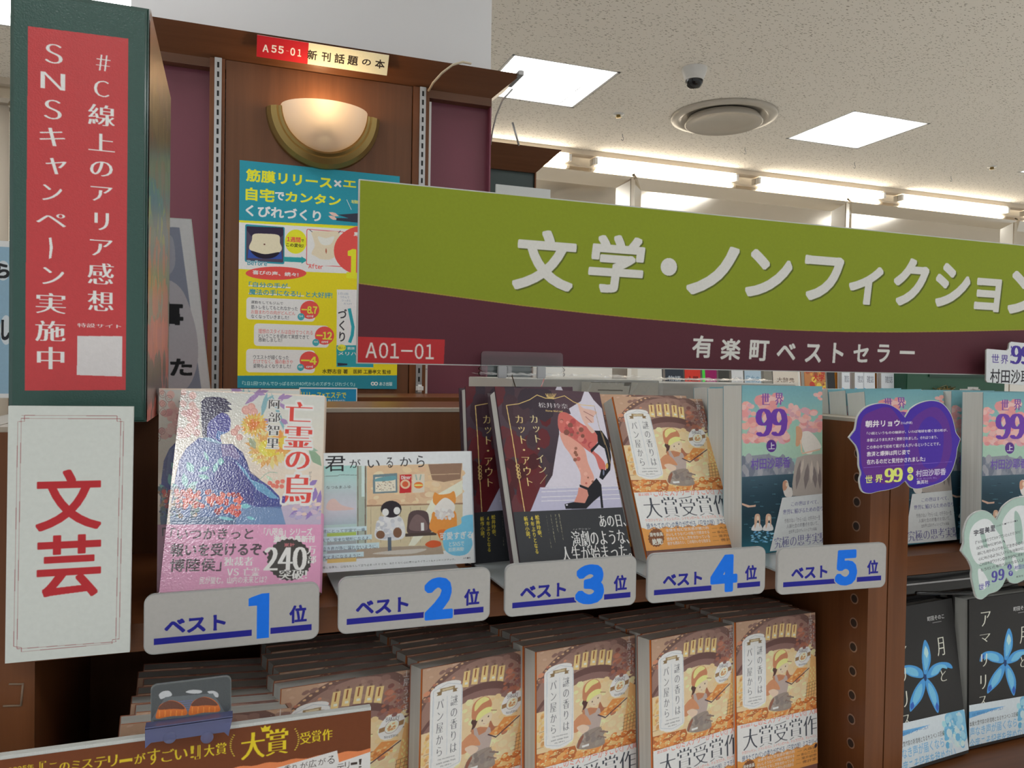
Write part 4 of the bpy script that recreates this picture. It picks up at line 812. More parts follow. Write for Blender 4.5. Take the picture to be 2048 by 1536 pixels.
A.poly([(175, 1140), (300, 1210), (480, 1220), (590, 1170), (605, 1270), (160, 1255)], (46, 70, 140)); A.blob([(200, 1160), (380, 1205), (570, 1180), (480, 1255), (300, 1250)], (30, 24, 40))
A.t('Before', 160, 1280, 410, 1358, te, .03, out=(wt, .06))
A.ell(778, 1045, 140, 155, ye, n_=30); A.t('1週間', 665, 980, 840, 1058, rd, .03); A.t('で', 845, 1015, 882, 1050, (30, 26, 30), .03); A.t('この変化!', 655, 1060, 875, 1122, (30, 26, 30), .03)
A.line([(632, 1270), (860, 1280)], 62, (40, 134, 140)); A.poly([(850, 1235), (930, 1282), (850, 1328)], (40, 134, 140))
A.rr(915, 880, 1396, 1372, .004, (186, 92, 100)); A.rr(925, 892, 1386, 1360, .003, (196, 198, 202)); A.blob([(985, 915), (1150, 912), (1325, 920), (1330, 1000), (1305, 1100), (1345, 1200), (1250, 1265), (1160, 1275), (1050, 1255), (980, 1200), (1020, 1100), (1000, 1000)], (210, 178, 156))
A.blob([(1060, 980), (1160, 1000), (1270, 980), (1220, 1080), (1110, 1080)], (222, 200, 182)); A.leaf(1165, 1125, 1168, 1205, 20, (150, 84, 62)); A.blob([(980, 1215), (1160, 1290), (1350, 1215), (1350, 1340), (980, 1340)], (200, 202, 206)); A.line([(955, 895), (990, 922)], 8, (40, 40, 60)); A.line([(1350, 905), (1325, 935)], 8, (40, 40, 60))
A.t('After', 940, 1325, 1125, 1398, rd, .03, out=(wt, .06)); A.ell(1660, 1160, 395, 320, rd, n_=40); A.t('累計', 1515, 920, 1760, 990, wt, .03); A.t('1', 1430, 1125, 1600, 1530, ye, .08)
A.ell(525, 1450, 390, 85, rd, n_=36); A.t('喜びの声、続々!', 225, 1410, 812, 1495, wt, .03)
A.crop(470, 540, 6.144); A.rect(165, 185, 680, 225, (200, 202, 196)); A.rect(165, 280, 850, 326, (200, 202, 196))
A.t('「自分の手が', 172, 142, 650, 232, te, .02); A.t('魔法の手になる!」と大好評!', 172, 228, 1195, 350, te, .02)
for (x0, y0, x1, y1), ls, (cx, cy), num, age in (((140, 332, 980, 636), (('運動をしてもジムで', 198, 380, 590, 415, 0), ('筋トレをしてもとれなかった', 198, 432, 770, 485, 0), ('お腹まわりの肉がどんどん', 198, 492, 740, 540, 1), ('なくなっていきました!', 198, 550, 660, 592, 0)), (918, 490), '-8.7', '54'),
      ((235, 655, 1150, 955), (('理想のスタイルは自分でつくれる', 288, 725, 955, 778, 1), ('ということを初めて実感できて', 288, 785, 908, 832, 0), ('感動しました!', 288, 838, 578, 875, 0)), (1100, 806), '-12', '44'),
      ((138, 968, 980, 1268), (('ウエストが細くなった', 224, 1045, 662, 1088, 0), ('だけでなく、腸の動きや', 224, 1100, 710, 1140, 1), ('姿勢もよくなりました!', 224, 1155, 684, 1194, 0)), (912, 1112), '-4', '68')):
    A.rr(x0, y0, x1, y1, .008, wt)
    for st, a0, b0, a1, b1, r_ in ls: A.t(st, a0, b0-4, a1, b1+6+(a1-a0)*.022, (176, 90, 90) if r_ else (50, 50, 60), .008)
    A.ell(cx, cy, 118, 112, rd, n_=28); A.t(num, cx-100, cy-50, cx+92, cy+50, (214, 196, 60), .04, adv=.6); A.t('cm!', cx-38, cy+62, cx+44, cy+92, (226, 206, 206), .04, adv=.5); A.ell(cx-107, cy+85, 43, 44, (60, 140, 150)); A.t(age, cx-132, cy+64, cx-82, cy+90, (200, 220, 220), .02, adv=.5)
A.poly([(1252, 240), (1700, 245), (1700, 1200), (1246, 1190)], (196, 186, 206)); A.poly([(1252, 240), (1330, 242), (1370, 700), (1380, 925), (1250, 925)], (206, 208, 214)); A.ell(1350, 345, 92, 95, (206, 208, 214))
for i, st in enumerate(('1日1回', 'つかんで', 'ひっぱる', 'だけ!')): A.t(st, 1265+i*24, 275+i*42, 1390+i*14, 310+i*40, (120, 130, 150), .0)
A.line([(1405, 480), (1430, 600), (1450, 700), (1440, 800), (1410, 885)], 40, (40, 134, 146)); A.col_('づくり', 1262, 470, 1372, 890, (40, 40, 46), .02)
A.poly([(1246, 925), (1700, 925), (1700, 1195), (1246, 1190)], (40, 130, 140)); A.ell(1310, 955, 55, 40, (206, 190, 60)); A.t('下腹部もスッキリ', 1258, 940, 1365, 975, (40, 36, 30), .0); A.t('筋膜', 1380, 945, 1470, 980, (180, 206, 210), .02); A.t('メリハリ', 1268, 1005, 1560, 1052, (220, 226, 230), .02)
A.poly([(1260, 1140), (1380, 1150), (1380, 1170), (1260, 1180)], (40, 44, 60))
A.t('水野志音 著', 1072, 1215, 1385, 1276, (44, 40, 26), .02)
A.crop(440, 300, 2.743); A.t('医師 工藤孝文 監修', 732, 1203, 938, 1230, (44, 40, 26), .02)
A.t('『1日1回!つかんでひっぱるだけ!40代からのズボラくびれづくり』', 122, 1268, 740, 1296, (150, 190, 200), .012); A.ring(838, 1282, 8, 5, (186, 206, 210)); A.ring(856, 1282, 8, 5, (186, 206, 210)); A.t('あさ出版', 874, 1272, 945, 1294, (170, 200, 206), .02)
A.build('poster_print', po, 'printm', .0003, 3000)
M2 = pose(at(598, 822, 1.59).x, 1.592, at(600, 775, 1.59).z-.055, 0, 0)
sp = empty('counter_card', 'small teal slimming card standing behind the bookcase under the yellow poster', 'card', mat=M2)
box('card_board', 'foam', 0, .115, 0, .055, -.002, 0, sp)
A = Art(.115, .055, M2, k=1.6).crop(440, 300, 2.743); A.full((196, 202, 208)); A.lpoly([(.002, .002), (.113, .002), (.113, .0525), (.002, .0525)], (36, 126, 166)); A.t('リリース×エステで', 445, 1328, 692, 1362, (206, 190, 50), .02); A.t('寝たままでもできる!', 592, 1366, 685, 1400, (226, 220, 200), .02)
A.build('card_print', sp, 'printm')
box('stand', 'acry', .04, .075, .02, .045, -.008, -.002, sp)
# ---------------------------------------------------------------- small rear bookcase
rb = empty('rear_bookcase', 'dark green rear bookcase with brown cornice beside the white pillar', 'bookcase')
crown(rb, .66, .955, 2.43, .664, .731, .066)
box('green_panel', plain('bottle_green_laminate', P(28, 44, 42), .4), .66, .953, 2.44, 2.46, -1.3, .664, rb)
box('side_panel', 'woodv', .953, .957, 2.43, 2.6, -1.3, .664, rb); box('plinth', 'woodv', .66, .957, 2.43, 2.6, -1.4, -1.3, rb)
tag(tube('rod', 'grey', [at(1038, 291, 2.36), at(1025, 245, 2.36)], .0035), 'short grey rod sticking up from the cornice of the rear bookcase', 'rod')
c = at(992, 368, 2.2)
e = empty('notice_board', 'plain white board on a pole standing behind the green hanging sign', 'board'); xr = at(1101, 380, 2.2).x; box('board_panel', 'foam', c.x, xr, 2.2, 2.206, .18, c.z, e); box('pole', 'grey', c.x+.05, c.x+.062, 2.207, 2.215, -1.39, c.z-.02, e); box('foot', 'grey', c.x-.05, xr+.05, 2.12, 2.30, -1.40, -1.385, e)
# ---------------------------------------------------------------- far left: pale bookcase, cards
fl = empty('far_bookcase', 'distant bookcase with beige header and dark shelf at the left edge', 'bookcase')
box('header', plain('beige_laminate', (.42, .35, .26), .5), -3.4, -1.0, 3.3, 3.4, at(5, 190, 3.3).z+.01, at(5, 66, 3.3).z, fl); box('header_rail', plain('grey_trim', (.35, .33, .3), .5), -3.4, -1.0, 3.28, 3.4, at(5, 198, 3.28).z-.01, at(5, 188, 3.28).z, fl)
box('dark_shelf', plain('dark_grey_board', (.045, .045, .05), .6), -3.4, -1.0, 3.34, 3.6, at(5, 386, 3.34).z, at(5, 200, 3.34).z, fl)
box('lower_panel', plain('tan_board', (.20, .155, .11), .6), -3.4, -1.0, 3.34, 3.6, -1.4, at(5, 386, 3.34).z, fl)
MC = pose(-.42, 1.22, -.05, 0, 0, 0)
cb = empty('message_board', 'pale blue board with bold black brush lettering left of the green box', 'board', mat=MC)
hz = at(10, 482, 1.22).z+.05; box('board_panel', 'foam', 0, at(21, 480, 1.22).x+.42+.02, 0, hz, -.005, 0, cb)
A = Art(.15, hz, MC).crop(0, 360, 3.2); A.full((206, 208, 210)); A.lpoly([(0, .006), (.145, .006), (.145, hz-.008), (0, hz-.008)], (136, 168, 190)); A.ell(20, 580, 44, 64, (196, 204, 212)); A.ell(40, 960, 40, 95, (196, 204, 212)); A.t('ら', -20, 532, 62, 632, (36, 38, 44), .05); A.t('し', 8, 890, 66, 1030, (36, 38, 44), .07); A.build('board_print', cb)
MD = pose(-.13, 1.07, -.05, 0, 0, 0)
gb = empty('message_board', 'grey board with black brush lettering leaning out behind the green box', 'board', mat=MD)
tr = at(383, 438, 1.07); br = at(424, 790, 1.07)
prism('board_panel', 'foam', [(0, 0), (br.x+.13, 0), (tr.x+.13, tr.z+.05), (.02, tr.z+.049)], -.005, 0, gb)
A = Art(.16, tr.z+.05, MD).crop(0, 0, 2); x1t, x1b = tr.x+.13-.006, br.x+.13-.006; A.full((196, 196, 200))
A.lpoly([(0, .012), (x1b-.006, .012), (x1t-.008, tr.z+.05-.012), (.02, tr.z+.05-.013)], (126, 130, 148)); A.blob([(640, 1160), (720, 1150), (780, 1300), (790, 1450), (740, 1560), (640, 1560)], (168, 164, 172)); A.blob([(650, 960), (690, 950), (700, 1060), (660, 1100)], (150, 150, 162))
A.t('事', 600, 1205, 735, 1312, (32, 32, 36), .05); A.t('した', 590, 1432, 770, 1505, (32, 32, 36), .04); A.ell(662, 1030, 8, 20, (32, 32, 36)); A.build('board_print', gb, 'print', .0003, 3000, [(0.001, .001), (br.x+.13-.001, .001), (tr.x+.13-.001, tr.z+.049), (.02, tr.z+.048)])
# ---------------------------------------------------------------- front bookcase
fb = empty('display_bookcase', 'low brown double-sided bookcase with peg-holed dividers, holding the ranked bestsellers', 'bookcase')
YF, YB = .68, .93
def divider(x0, x1, nm='divider'):
    d = box(nm, 'woodv', x0, x1, YF, 1.20, -1.38, -.054, fb); box('top_edge', 'edge', x0, x1, YF+.001, 1.20, -.054, -.050, d)
    return d
divider(-.198, -.1705); divider(-.1690, -.141); d1 = divider(.682, .7095); divider(.7112, .739)
for dd, xs in ((d1, .682),):
    for i in range(20):
        z_ = -.090-i*.0282
        if z_ > -.235 and z_ < -.2: continue
        bm = bmesh.new(); n_ = 14
        o_ = [bm.verts.new((xs-.0004, .7+.0062*math.cos(2*math.pi*k/n_), z_+.0062*math.sin(2*math.pi*k/n_))) for k in range(n_)]
        i_ = [bm.verts.new((xs-.0006, .7+.0046*math.cos(2*math.pi*k/n_), z_+.0046*math.sin(2*math.pi*k/n_))) for k in range(n_)]
        c_ = [bm.verts.new((xs+.0035, .7+.0042*math.cos(2*math.pi*k/n_), z_+.0042*math.sin(2*math.pi*k/n_))) for k in range(n_)]
        for k in range(n_):
            bm.faces.new((o_[k], o_[(k+1) % n_], i_[(k+1) % n_], i_[k]))
        mk('peg_hole', bm, plain('brown_sleeve', (.16, .085, .055), .4) if i == 0 and 'psl' not in M else M['psl'], fb) if False else None
        M.setdefault('psl', plain('brown_sleeve', (.30, .17, .11), .35)); M.setdefault('phl', plain('peg_hole_dark', (.03, .015, .01), .6))
        ho = mk('peg_hole', bm, 'psl', dd)
        bm = bmesh.new(); vs = [bm.verts.new((xs-.0003, .7+.0046*math.cos(2*math.pi*k/n_), z_+.0046*math.sin(2*math.pi*k/n_))) for k in range(n_)]; bm.faces.new(vs)
        f2 = bmesh.ops.extrude_face_region(bm, geom=bm.faces[:]); bmesh.ops.translate(bm, verts=[q for q in f2['geom'] if isinstance(q, bmesh.types.BMVert)], vec=(.004, 0, 0)); mk('bore', bm, 'phl', ho)
bp = box('back_panel', 'panelv', -.141, .682, YB, YB+.018, -1.38, -.054, fb); box('top_edge', 'edge', -.141, .682, YB-.001, YB+.019, -.054, -.0495, bp)
bp2 = box('back_panel', 'panelv', .739, 1.62, YB, YB+.018, -1.38, -.054, fb)
for x0, x1 in ((-.141, .682), (.739, 1.62)):
    s_ = box('shelf', 'woodh', x0, x1, YF, YB, -.2315, -.209, fb); s2 = box('shelf', 'woodh', x0, x1, YF-.045, YB, -.505, -.478 if x0 < 0 else -.4705, fb)
box('shelf', 'woodh', x0, x1, YB+.018, 1.18, -.075, -.052, fb); box('shelf', 'woodh', -.141, .682, YB+.018, 1.18, -.075, -.052, fb)
M['residue'] = plain('tape_residue_film', (.22, .15, .10), .6)
# scratched tape marks on the left post
for a_ in (((18, 1368), (46, 1368)), ((46, 1366), (42, 1412)), ((6, 1412), (42, 1411))):
    tube('tape_residue', 'residue', [tuple(at(u, v, YF-.0003)) for u, v in a_], .0008, fb, 6)
# green hanging sign over the bookcase
YS = .91; c = at(713, 727, YS); W2 = 1.30; HS = at(720, 358, YS).z-c.z
SM = pose(c.x, YS, c.z)
sg = empty('hanging_sign', 'long green and maroon section sign with white Japanese lettering above the bookcase', 'sign', mat=SM)
box('sign_board', 'foam', 0, W2, 0, HS, -.005, 0, sg)
A = Art(W2, HS, SM).crop(700, 340, 2.9257); A.lpoly([(.0013, .001), (W2, .001), (W2, HS-.0012), (.0013, HS-.0012)], (128, 141, 36))
cv = [(45, 662), (250, 690), (600, 738), (1000, 792), (1400, 838), (1700, 868), (2048, 898)]; cv = [A.m(*p) for p in cv]; A.crop(1348, 340, 2.9257)
cv += [A.m(*p) for p in ((300, 912), (650, 935), (1000, 946), (1300, 948), (1600, 945), (2048, 935), (2500, 910))]
cv = [p for p in cv if p[0] < W2]; A.lpoly([(.0013, .001)]+[(W2, .001)]+[(W2, cv[-1][1])]+cv[::-1]+[(.0013, cv[0][1])], (84, 42, 52))
A.up()
for a, b_ in zip(cv, cv[1:]):
    if a[0] < b_[0]: A.raw([(a[0], a[1]+.0006), (b_[0], b_[1]+.0006), (b_[0], b_[1]-.0006), (a[0], a[1]-.0006)], [(0, 1, 2, 3)], [A.C((158, 140, 60))]*4)
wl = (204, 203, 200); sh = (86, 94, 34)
tt = [('文', (948, 338, 1335, 715), 0), ('学', (1385, 368, 1735, 728), 0)]
t2 = [('ノ', (70, 430, 382, 740)), ('ン', (416, 460, 697, 752)), ('フ', (744, 496, 992, 770)), ('ィ', (1015, 556, 1224, 792)), ('ク', (1276, 510, 1494, 800)), ('シ', (1520, 540, 1738, 808)), ('ョ', (1755, 630, 1915, 832)), ('ン', (1952, 588, 2190, 850))]
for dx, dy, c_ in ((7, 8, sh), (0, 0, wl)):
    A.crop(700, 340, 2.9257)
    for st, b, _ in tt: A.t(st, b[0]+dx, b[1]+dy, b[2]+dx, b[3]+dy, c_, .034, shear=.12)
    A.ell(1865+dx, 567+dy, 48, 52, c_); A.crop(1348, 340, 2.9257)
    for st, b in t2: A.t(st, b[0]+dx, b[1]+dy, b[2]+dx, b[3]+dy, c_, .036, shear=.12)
for st, b in zip('有楽町ベストセラー', ((105, 968, 228, 1100), (272, 985, 390, 1112), (440, 995, 556, 1118), (600, 1012, 712, 1112), (766, 1018, 862, 1126), (928, 1012, 992, 1130), (1048, 1020, 1138, 1126), (1188, 1020, 1262, 1126), (1320, 1058, 1408, 1078))): A.t(st, *b, wl, .025, shear=.06)
A.crop(700, 340, 2.9257); A.poly([(44, 975), (555, 992), (548, 1141), (30, 1130)], (176, 48, 52)); A.t('A01-01', 92, 1008, 490, 1108, (214, 208, 204), .008, adv=1.3)
A.build('sign_print', sg, 'printm', .0003, 3000, [(.0013, .0013), (W2-.001, .0013), (W2-.001, HS-.0013), (.0013, HS-.0013)])
# clip holding the sign
e = empty('sign_clip', 'clear acrylic clip with grey grips holding the green sign', 'clip')
q0 = at(963, 702, .9); q1 = at(1126, 745, .9)
prism('jaw_plate', 'acry', rrpts(q0.x, -.003, q1.x, q0.z, .004), .9005, .9025, e, ax='y')
box('hinge_bar', 'acry', q0.x-.004, q1.x, .893, .8995, -.0075, -.0025, e, .001); box('hinge_bar', 'acry', q0.x-.004, q1.x, .893, .8995, -.0015, .003, e, .001)
for u in (1005, 1083): a = at(u, 740, .89); box('grip', 'grey', a.x-.006, a.x+.006, .8895, .8930, -.0105, .0045, e, .001)
prism('stem', 'acry', [(q0.x+.04, -.006), (q0.x+.085, -.006), (q0.x+.070, -.049), (q0.x+.055, -.049)], .899, .903, e, ax='y')
# ---------------------------------------------------------------- books
def skin(nm, w, h, t_, colr):
    return plain(nm, colr, .4, coat=.3)
def make_book(name, w, h, t_, cover, band, board, spinec, hard=True, gloss='print', bandspine=None, flap=None, bandout=None):
    """book lying in its own frame: front cover on z=0 facing +z, spine on the right"""
    e = empty(name); bm_ = plain(name+'_board', board, .4); sm_ = plain(name+'_spine', spinec, .35, coat=.3); ins = (.003 if hard else .0006) if not flap else .0008; ct = (.0022 if hard else .0007) if not flap else .0008
    if flap: box('cover_flap', plain('orange_cover_flap', flap, .4), .0002, .07, .0005, h-.0005, -.0030, -ct, e)
    box('page_block', 'page', ins, w-.002, ins*.8, h-ins*.8 , -t_+ct, -(.0030 if flap else ct), e)
    fc = box('front_cover', bm_, 0, w, 0, h, -ct, 0, e, .0003); cover_o = cover.build('cover_print', fc, gloss)
    box('back_cover', bm_, 0, w, 0, h, -t_, -t_+ct, e, .0003)
    bm = bmesh.new(); v = []
    for i in range(7):
        a = math.pi*(i/6-.5); v.append((w-.0015+.0045*math.cos(a), -t_/2+t_/2*math.sin(a)))
    lo = [bm.verts.new((x_, 0, z_)) for x_, z_ in v]; hi = [bm.verts.new((x_, h, z_)) for x_, z_ in v]
    for i in range(6): bm.faces.new((lo[i], lo[i+1], hi[i+1], hi[i]))
    bm.faces.new(lo); bm.faces.new(hi); mk('spine', bm, sm_, e)
    if band:
        bo = band.build('belly_band', e, gloss, .0009, 4600, bandout)
        if bandspine:
            c_, h0, h1 = bandspine; bm = bmesh.new(); lo = [bm.verts.new((x_+.0006, h0, z_*1.02)) for x_, z_ in v]; hi = [bm.verts.new((x_+.0006, h1, z_*1.02)) for x_, z_ in v]
            for i in range(6): bm.faces.new((lo[i], lo[i+1], hi[i+1], hi[i]))
            mk('band_spine', bm, plain('band_spine_paper', c_, .4), bo)
    return e
def xb(mt, ox, oy, sc, x_, y_): return Art(.13, .188, mt).crop(ox, oy, sc).m(x_, y_)
def yb(*a): return xb(*a)[1]
def dup(root, mt, label, group=None):
    r = root.copy(); COL.objects.link(r); r.matrix_world = mt; r['label'] = label
    if group: r['group'] = group
    for ch in list(root.children):
        c_ = ch.copy(); COL.objects.link(c_); c_.parent = r
        for g_ in ch.children:
            d = g_.copy(); COL.objects.link(d); d.parent = c_
    return r
def settle(b, mt, label, group=None): b.matrix_world = mt; return tag(b, label, 'book', group)
G1 = 'ranked bestsellers standing on the display shelf'
b1 = settle(make_book('crow_novel', .13, .188, .026, CR[0], CR[1], P(206, 196, 184), P(206, 190, 176), False, 'printgl', (P(206, 142, 180), 0, .071), bandout=[(0, 0), (.1305, 0), (.1305, yb(PB1, 290, 750, 3.4125, 1180, 1022)), (0, yb(PB1, 290, 750, 3.4125, 150, 1022))]), PB1, 'glossy novel with a dark blue robed figure, berries and pink band, over rank plate one', G1)
dup(b1, pose(-.0621, .7599, -.2065, 4, 13, 0), 'second copy of the pink-banded robed figure novel, upright behind the front one', G1)
b2 = settle(make_book('picture_book', .157, .1113, .012, PC, None, P(200, 204, 214), P(200, 204, 214), True), PB2, 'wide white picture book with two animals on a bench, over rank plate two', G1)
b3 = settle(make_book('dark_novel', .13, .188, .020, LG[0], LG[1], P(60, 44, 52), P(70, 44, 52), bandout=[(0, 0), (.13, 0), (.13, yb(PB3, 920, 740, 3.747, 1225, 1030)), (0, yb(PB3, 920, 740, 3.747, 395, 1067))]), PB3, 'dark novel with gold frame and legs in black heels, in front over rank plate three', G1)
dup(b3, pose(.234, .7555, -.2045, 5.6, 7.9, 0), 'second copy of the gold-framed heels novel, half hidden behind the front copy', G1)
b4 = settle(make_book('bakery_novel', .13, .188, .0225, BK[0], BK[1], P(140, 92, 74), P(150, 110, 96), flap=P(214, 112, 40), bandout=[(0, .0125), (.13, .0125), (.13, .0755), (0, .0755)]), PB4, 'bakery novel with white award band leaning back over rank plate four', G1)
dup(b4, pose(.4036, .733, -.2015, 8.2, 21.5, -1), 'second bakery novel copy just behind the one over rank plate four', G1)
b5 = settle(make_book('sea_novel', .13, .188, .029, SE[0], SE[1], P(120, 150, 160), P(110, 160, 170), False, bandout=[xb(PB5, 1460, 740, 3.339, *q) for q in ((345, 852), (612, 825))]+[(.13, 0), xb(PB5, 1460, 740, 3.339, 262, 1210)]), PB5, 'thick pink-cloud and sea novel standing over rank plate five', G1)
dup(b5, pose(.5345, .742, -.2045, 9, 2.5, 0), 'second pink-cloud sea novel copy behind the one over rank plate five', G1)
dup(b5, pose(.5400, .778, -.2045, 9, 3, 0), 'third pink-cloud sea novel copy, rearmost over rank plate five', G1)
G2 = 'pink-cloud sea novels in the right bay'
for i in range(3): dup(b5, pose(.7247+.002*i, .711+.036*i, -.2055, 1+i*.8, 6.8-i, .9), ('front', 'middle', 'rear')[i]+' pink-cloud sea novel in the stack behind the purple bubble card', G2)
for i in range(3): dup(b5, pose(.8504+.003*i, .6761+.046*i, -.2055, .1, .8, 0), ('front', 'middle', 'rear')[i]+' pink-cloud sea novel in the stack behind the pale green bubble card', G2)
# lower shelf, left bay: six columns of the bakery novel
LO = [(-.0926, .642, 8, 6.9, -5, .02), (.034, .6718, 15.4, 6.9, -4.2, 0), (.1628, .6781, 19, 6.9, -3.9, 0), (.2832, .688, 13.2, 6.9, -2.4, 0), (.412, .6847, 13.1, 6.9, -2, 0), (.5298, .7065, 9.1, 6.9, -2.8, 0)]
colname = ('first column behind the brown award card', 'second column, beside the award card end', 'column under the gap between plates two and three', 'column below rank plate three', 'column below rank plate four', 'column beside the peg-holed divider')
nth = ('front', 'second', 'third', 'fourth', 'fifth', 'sixth', 'seventh')
for ci, (x_, y_, yw, ln, rl, dz) in enumerate(LO):
    nb = 7 if ci < 3 else 5
    for k in range(nb):
        sy = k*.0232; ya = math.radians(yw*.4 if k else yw); jx = (.0035*math.sin(ci*3+k*2.1) if k else 0)
        if k and ci == 0 and k >= 1: jx += .006
        dup(b4, pose(x_-sy*math.sin(ya)*.5+jx, y_+sy, -.4675-.0016*k, yw if k < 2 else yw-2, 5.0, rl), '%s bakery novel in the lower shelf %s' % (nth[k], colname[ci]), 'bakery novels on the lower shelf')
# right bay lower shelf
G3 = 'black novels with blue flower'
a1 = settle(make_book('flower_novel', .13, .188, .024, AM[0], AM[1], P(44, 43, 43), P(44, 43, 43), bandout=[(0, .004), (.13, .004), (.13, yb(PAR, 1600, 1150, 3.98, 1783, 965)), (0, yb(PAR, 1600, 1150, 3.98, 1318, 1040))]), PAR, 'black novel with blue five-petal flower at the right edge, front copy', G3)
dup(a1, pose(.7362, .6843, -.467, 5.7, 8.4, 0), 'black blue-flower novel next to the divider, front copy', G3)
dup(a1, pose(.7450, .7143, -.467, 5.7, 7, 0), 'black blue-flower novel behind the one next to the divider', G3)
dup(a1, pose(.8742, .7343, -.467, 1.4, 1.3, 0), 'black blue-flower novel behind the front copy at the right edge', G3)
dup(a1, pose(.8752, .7643, -.467, 1.4, 1.3, 0), 'black blue-flower novel rearmost at the right edge', G3)
e = empty('shelf_light_rail', 'black glossy rail with wire under the right display shelf', 'rail')
box('rail_body', 'black', .741, 1.6, .70, .735, -.262, -.236, e, .003); tube('rail_wire', 'black', [(.745, .672, -.250), (.83, .668, -.256), (.93, .676, -.249), (1.2, .67, -.252), (1.5, .672, -.25)], .0022, e); box('rail_strip', 'grey', .741, 1.6, .699, .7005, -.25, -.248, e)
# ---------------------------------------------------------------- rank plates on pale stands
rk = [(1, -.0632, .662, -.2291, -.2), (2, .0855, .654, -.2251, -.5), (3, .2338, .6533, -.2243, -.1), (4, .3768, .6473, -.2227, -1.5), (5, .5227, .6403, -.2247, -3.8)]
blu = (30, 30, 128); br_ = (16, 104, 214); names = ('one', 'two', 'three', 'four', 'five')
for n_, x_, y_, z_, yw in rk:
    PMt = pose(x_, y_, z_, yw, 0, 0)
    e = empty('rank_plate', 'milky rounded plate reading best number %s in blue on its pale stand' % names[n_-1], 'plate', 'rank plates along the shelf edge', PMt)
    w_, h_ = .134, .048
    prism('plate', 'milky', rrpts(0, 0, w_, h_, .0075), -.0028, 0, e)
    prism('stand_tray', 'tray', [(.004, -.004), (w_-.004, -.004), (w_-.002, -.13), (.002, -.13)], h_*.45, h_*.45+.0018, e, ax='y').data.transform(Matrix.Identity(4))
    prism('stand_lip', 'tray', rrpts(.006, h_*.45, w_-.006, h_*.5+.016, .003), -.0065, -.0045, e)
    A = Art(w_, h_); A.full((160, 158, 156)); n0 = {1: .575, 2: .53, 3: .50, 4: .50, 5: .50}[n_]; n1 = {1: .70, 2: .765, 3: .765, 4: .775, 5: .745}[n_]
    def fx(a): return a*w_
    def fy(b): return (1-b)*h_
    lx = {1: (.10, .46), 2: (.10, .457), 3: (.10, .46), 4: (.115, .46), 5: (.115, .46)}[n_]
    A.lpoly([(fx(.055), fy(.84)), (fx(n0+.03 if n_ > 1 else .60), fy(.84)), (fx(n0+.03 if n_ > 1 else .60), fy(.735)), (fx(.055), fy(.735))], blu)
    A.lpoly([(fx(n1-.02), fy(.84)), (fx(.955), fy(.84)), (fx(.955), fy(.735)), (fx(n1-.02), fy(.735))], blu)
    A.t('ベスト', fx(lx[0]+.01), fy(.43), fx(lx[1]-.01), fy(.69), blu, .04); A.t('位', fx(.82), fy(.38), fx(.925), fy(.69), blu, .035)
    if n_ == 1:
        for g_, cc in ((.008, (160, 160, 160)), (0, br_)):
            gy = g_*2.6
            A.lpoly([(fx(.628-g_), fy(.90+gy)), (fx(.70+g_), fy(.90+gy)), (fx(.70+g_), fy(.13-gy)), (fx(.655), fy(.13-gy)), (fx(.60-g_), fy(.175-gy)), (fx(.58-g_), fy(.20)), (fx(.58-g_), fy(.33+gy)), (fx(.628-g_), fy(.33+gy))], cc)
    else: A.t(str(n_), fx(n0+.02), fy(.13), fx(n1-.02), fy(.89), br_, .07, adv=.5, out=((160, 158, 156), .02))
    A.build('plate_print', e, 'print', .0003, 5500, rrpts(0.0008, .0008, w_-.0008, h_-.0008, .007))
# ---------------------------------------------------------------- left post: section sign, giant book box
WM = pose(-.1565, .662, -.2245, 0, 0, -.4)
e = empty('section_sign', 'white board reading literature in two red characters on the left post', 'sign', mat=WM)
box('sign_board', 'foam', 0, .0835, 0, .1915, -.005, 0, e)
A = Art(.0835, .1915, WM).crop(0, 700, 2.4); A.full((206, 206, 202)); A.full((188, 193, 190)); fr = (140, 60, 66)
for o_ in (0, 16):
    A.line([(118-o_*.9+(0), 314+o_*0), (118, 314)], 1, fr)
A.line([(118, 314), (562, 316), (562, 342), (594, 344), (572, 1386), (540, 1390), (538, 1408), (103, 1448), (103, 1428), (66, 1422), (86, 344), (118, 342), (118, 314)], 2.2, fr)
A.line([(102, 328), (578, 330), (580, 346), (580, 346), (556, 1388), (556, 1400), (82, 1434), (82, 1414), (102, 356), (102, 328)], 2.2, fr)
A.t('文', 174, 577, 486, 858, (168, 44, 50), .022); A.t('芸', 178, 895, 484, 1176, (168, 44, 50), .022)
A.build('sign_print', e, 'printm')
BM = pose(-.1690, .72, -.0495, 0, 0, 0); bw, bh, bd = .1005, .348, .232
gbk = empty('book_display_box', 'giant book-shaped dark green box with red campaign panel on its spine', 'display box', mat=BM)
bm = bmesh.new(); addbox(bm, 0, bw, 0, bh, -bd, 0)
for v in bm.verts:
    if v.co.z < -.1: v.co.y -= .0; v.co.x += (-.006 if v.co.x > .05 and v.co.y < .1 else 0)
bmesh.ops.bevel(bm, geom=[e_ for e_ in bm.edges if abs(e_.verts[0].co.z) < .001 and abs(e_.verts[1].co.z) < .001], offset=.0016, segments=3, affect='EDGES')
mk('box_shell', bm, 'green', gbk)
A = Art(bw, bh, BM).crop(0, 0, 2); A.full((44, 74, 68)); A.poly([(113, 106), (514, 156), (503, 1560), (100, 1562)], (180, 56, 60)); w = (226, 222, 218)
A.t('#', 385, 215, 442, 290, w, .0, .008)
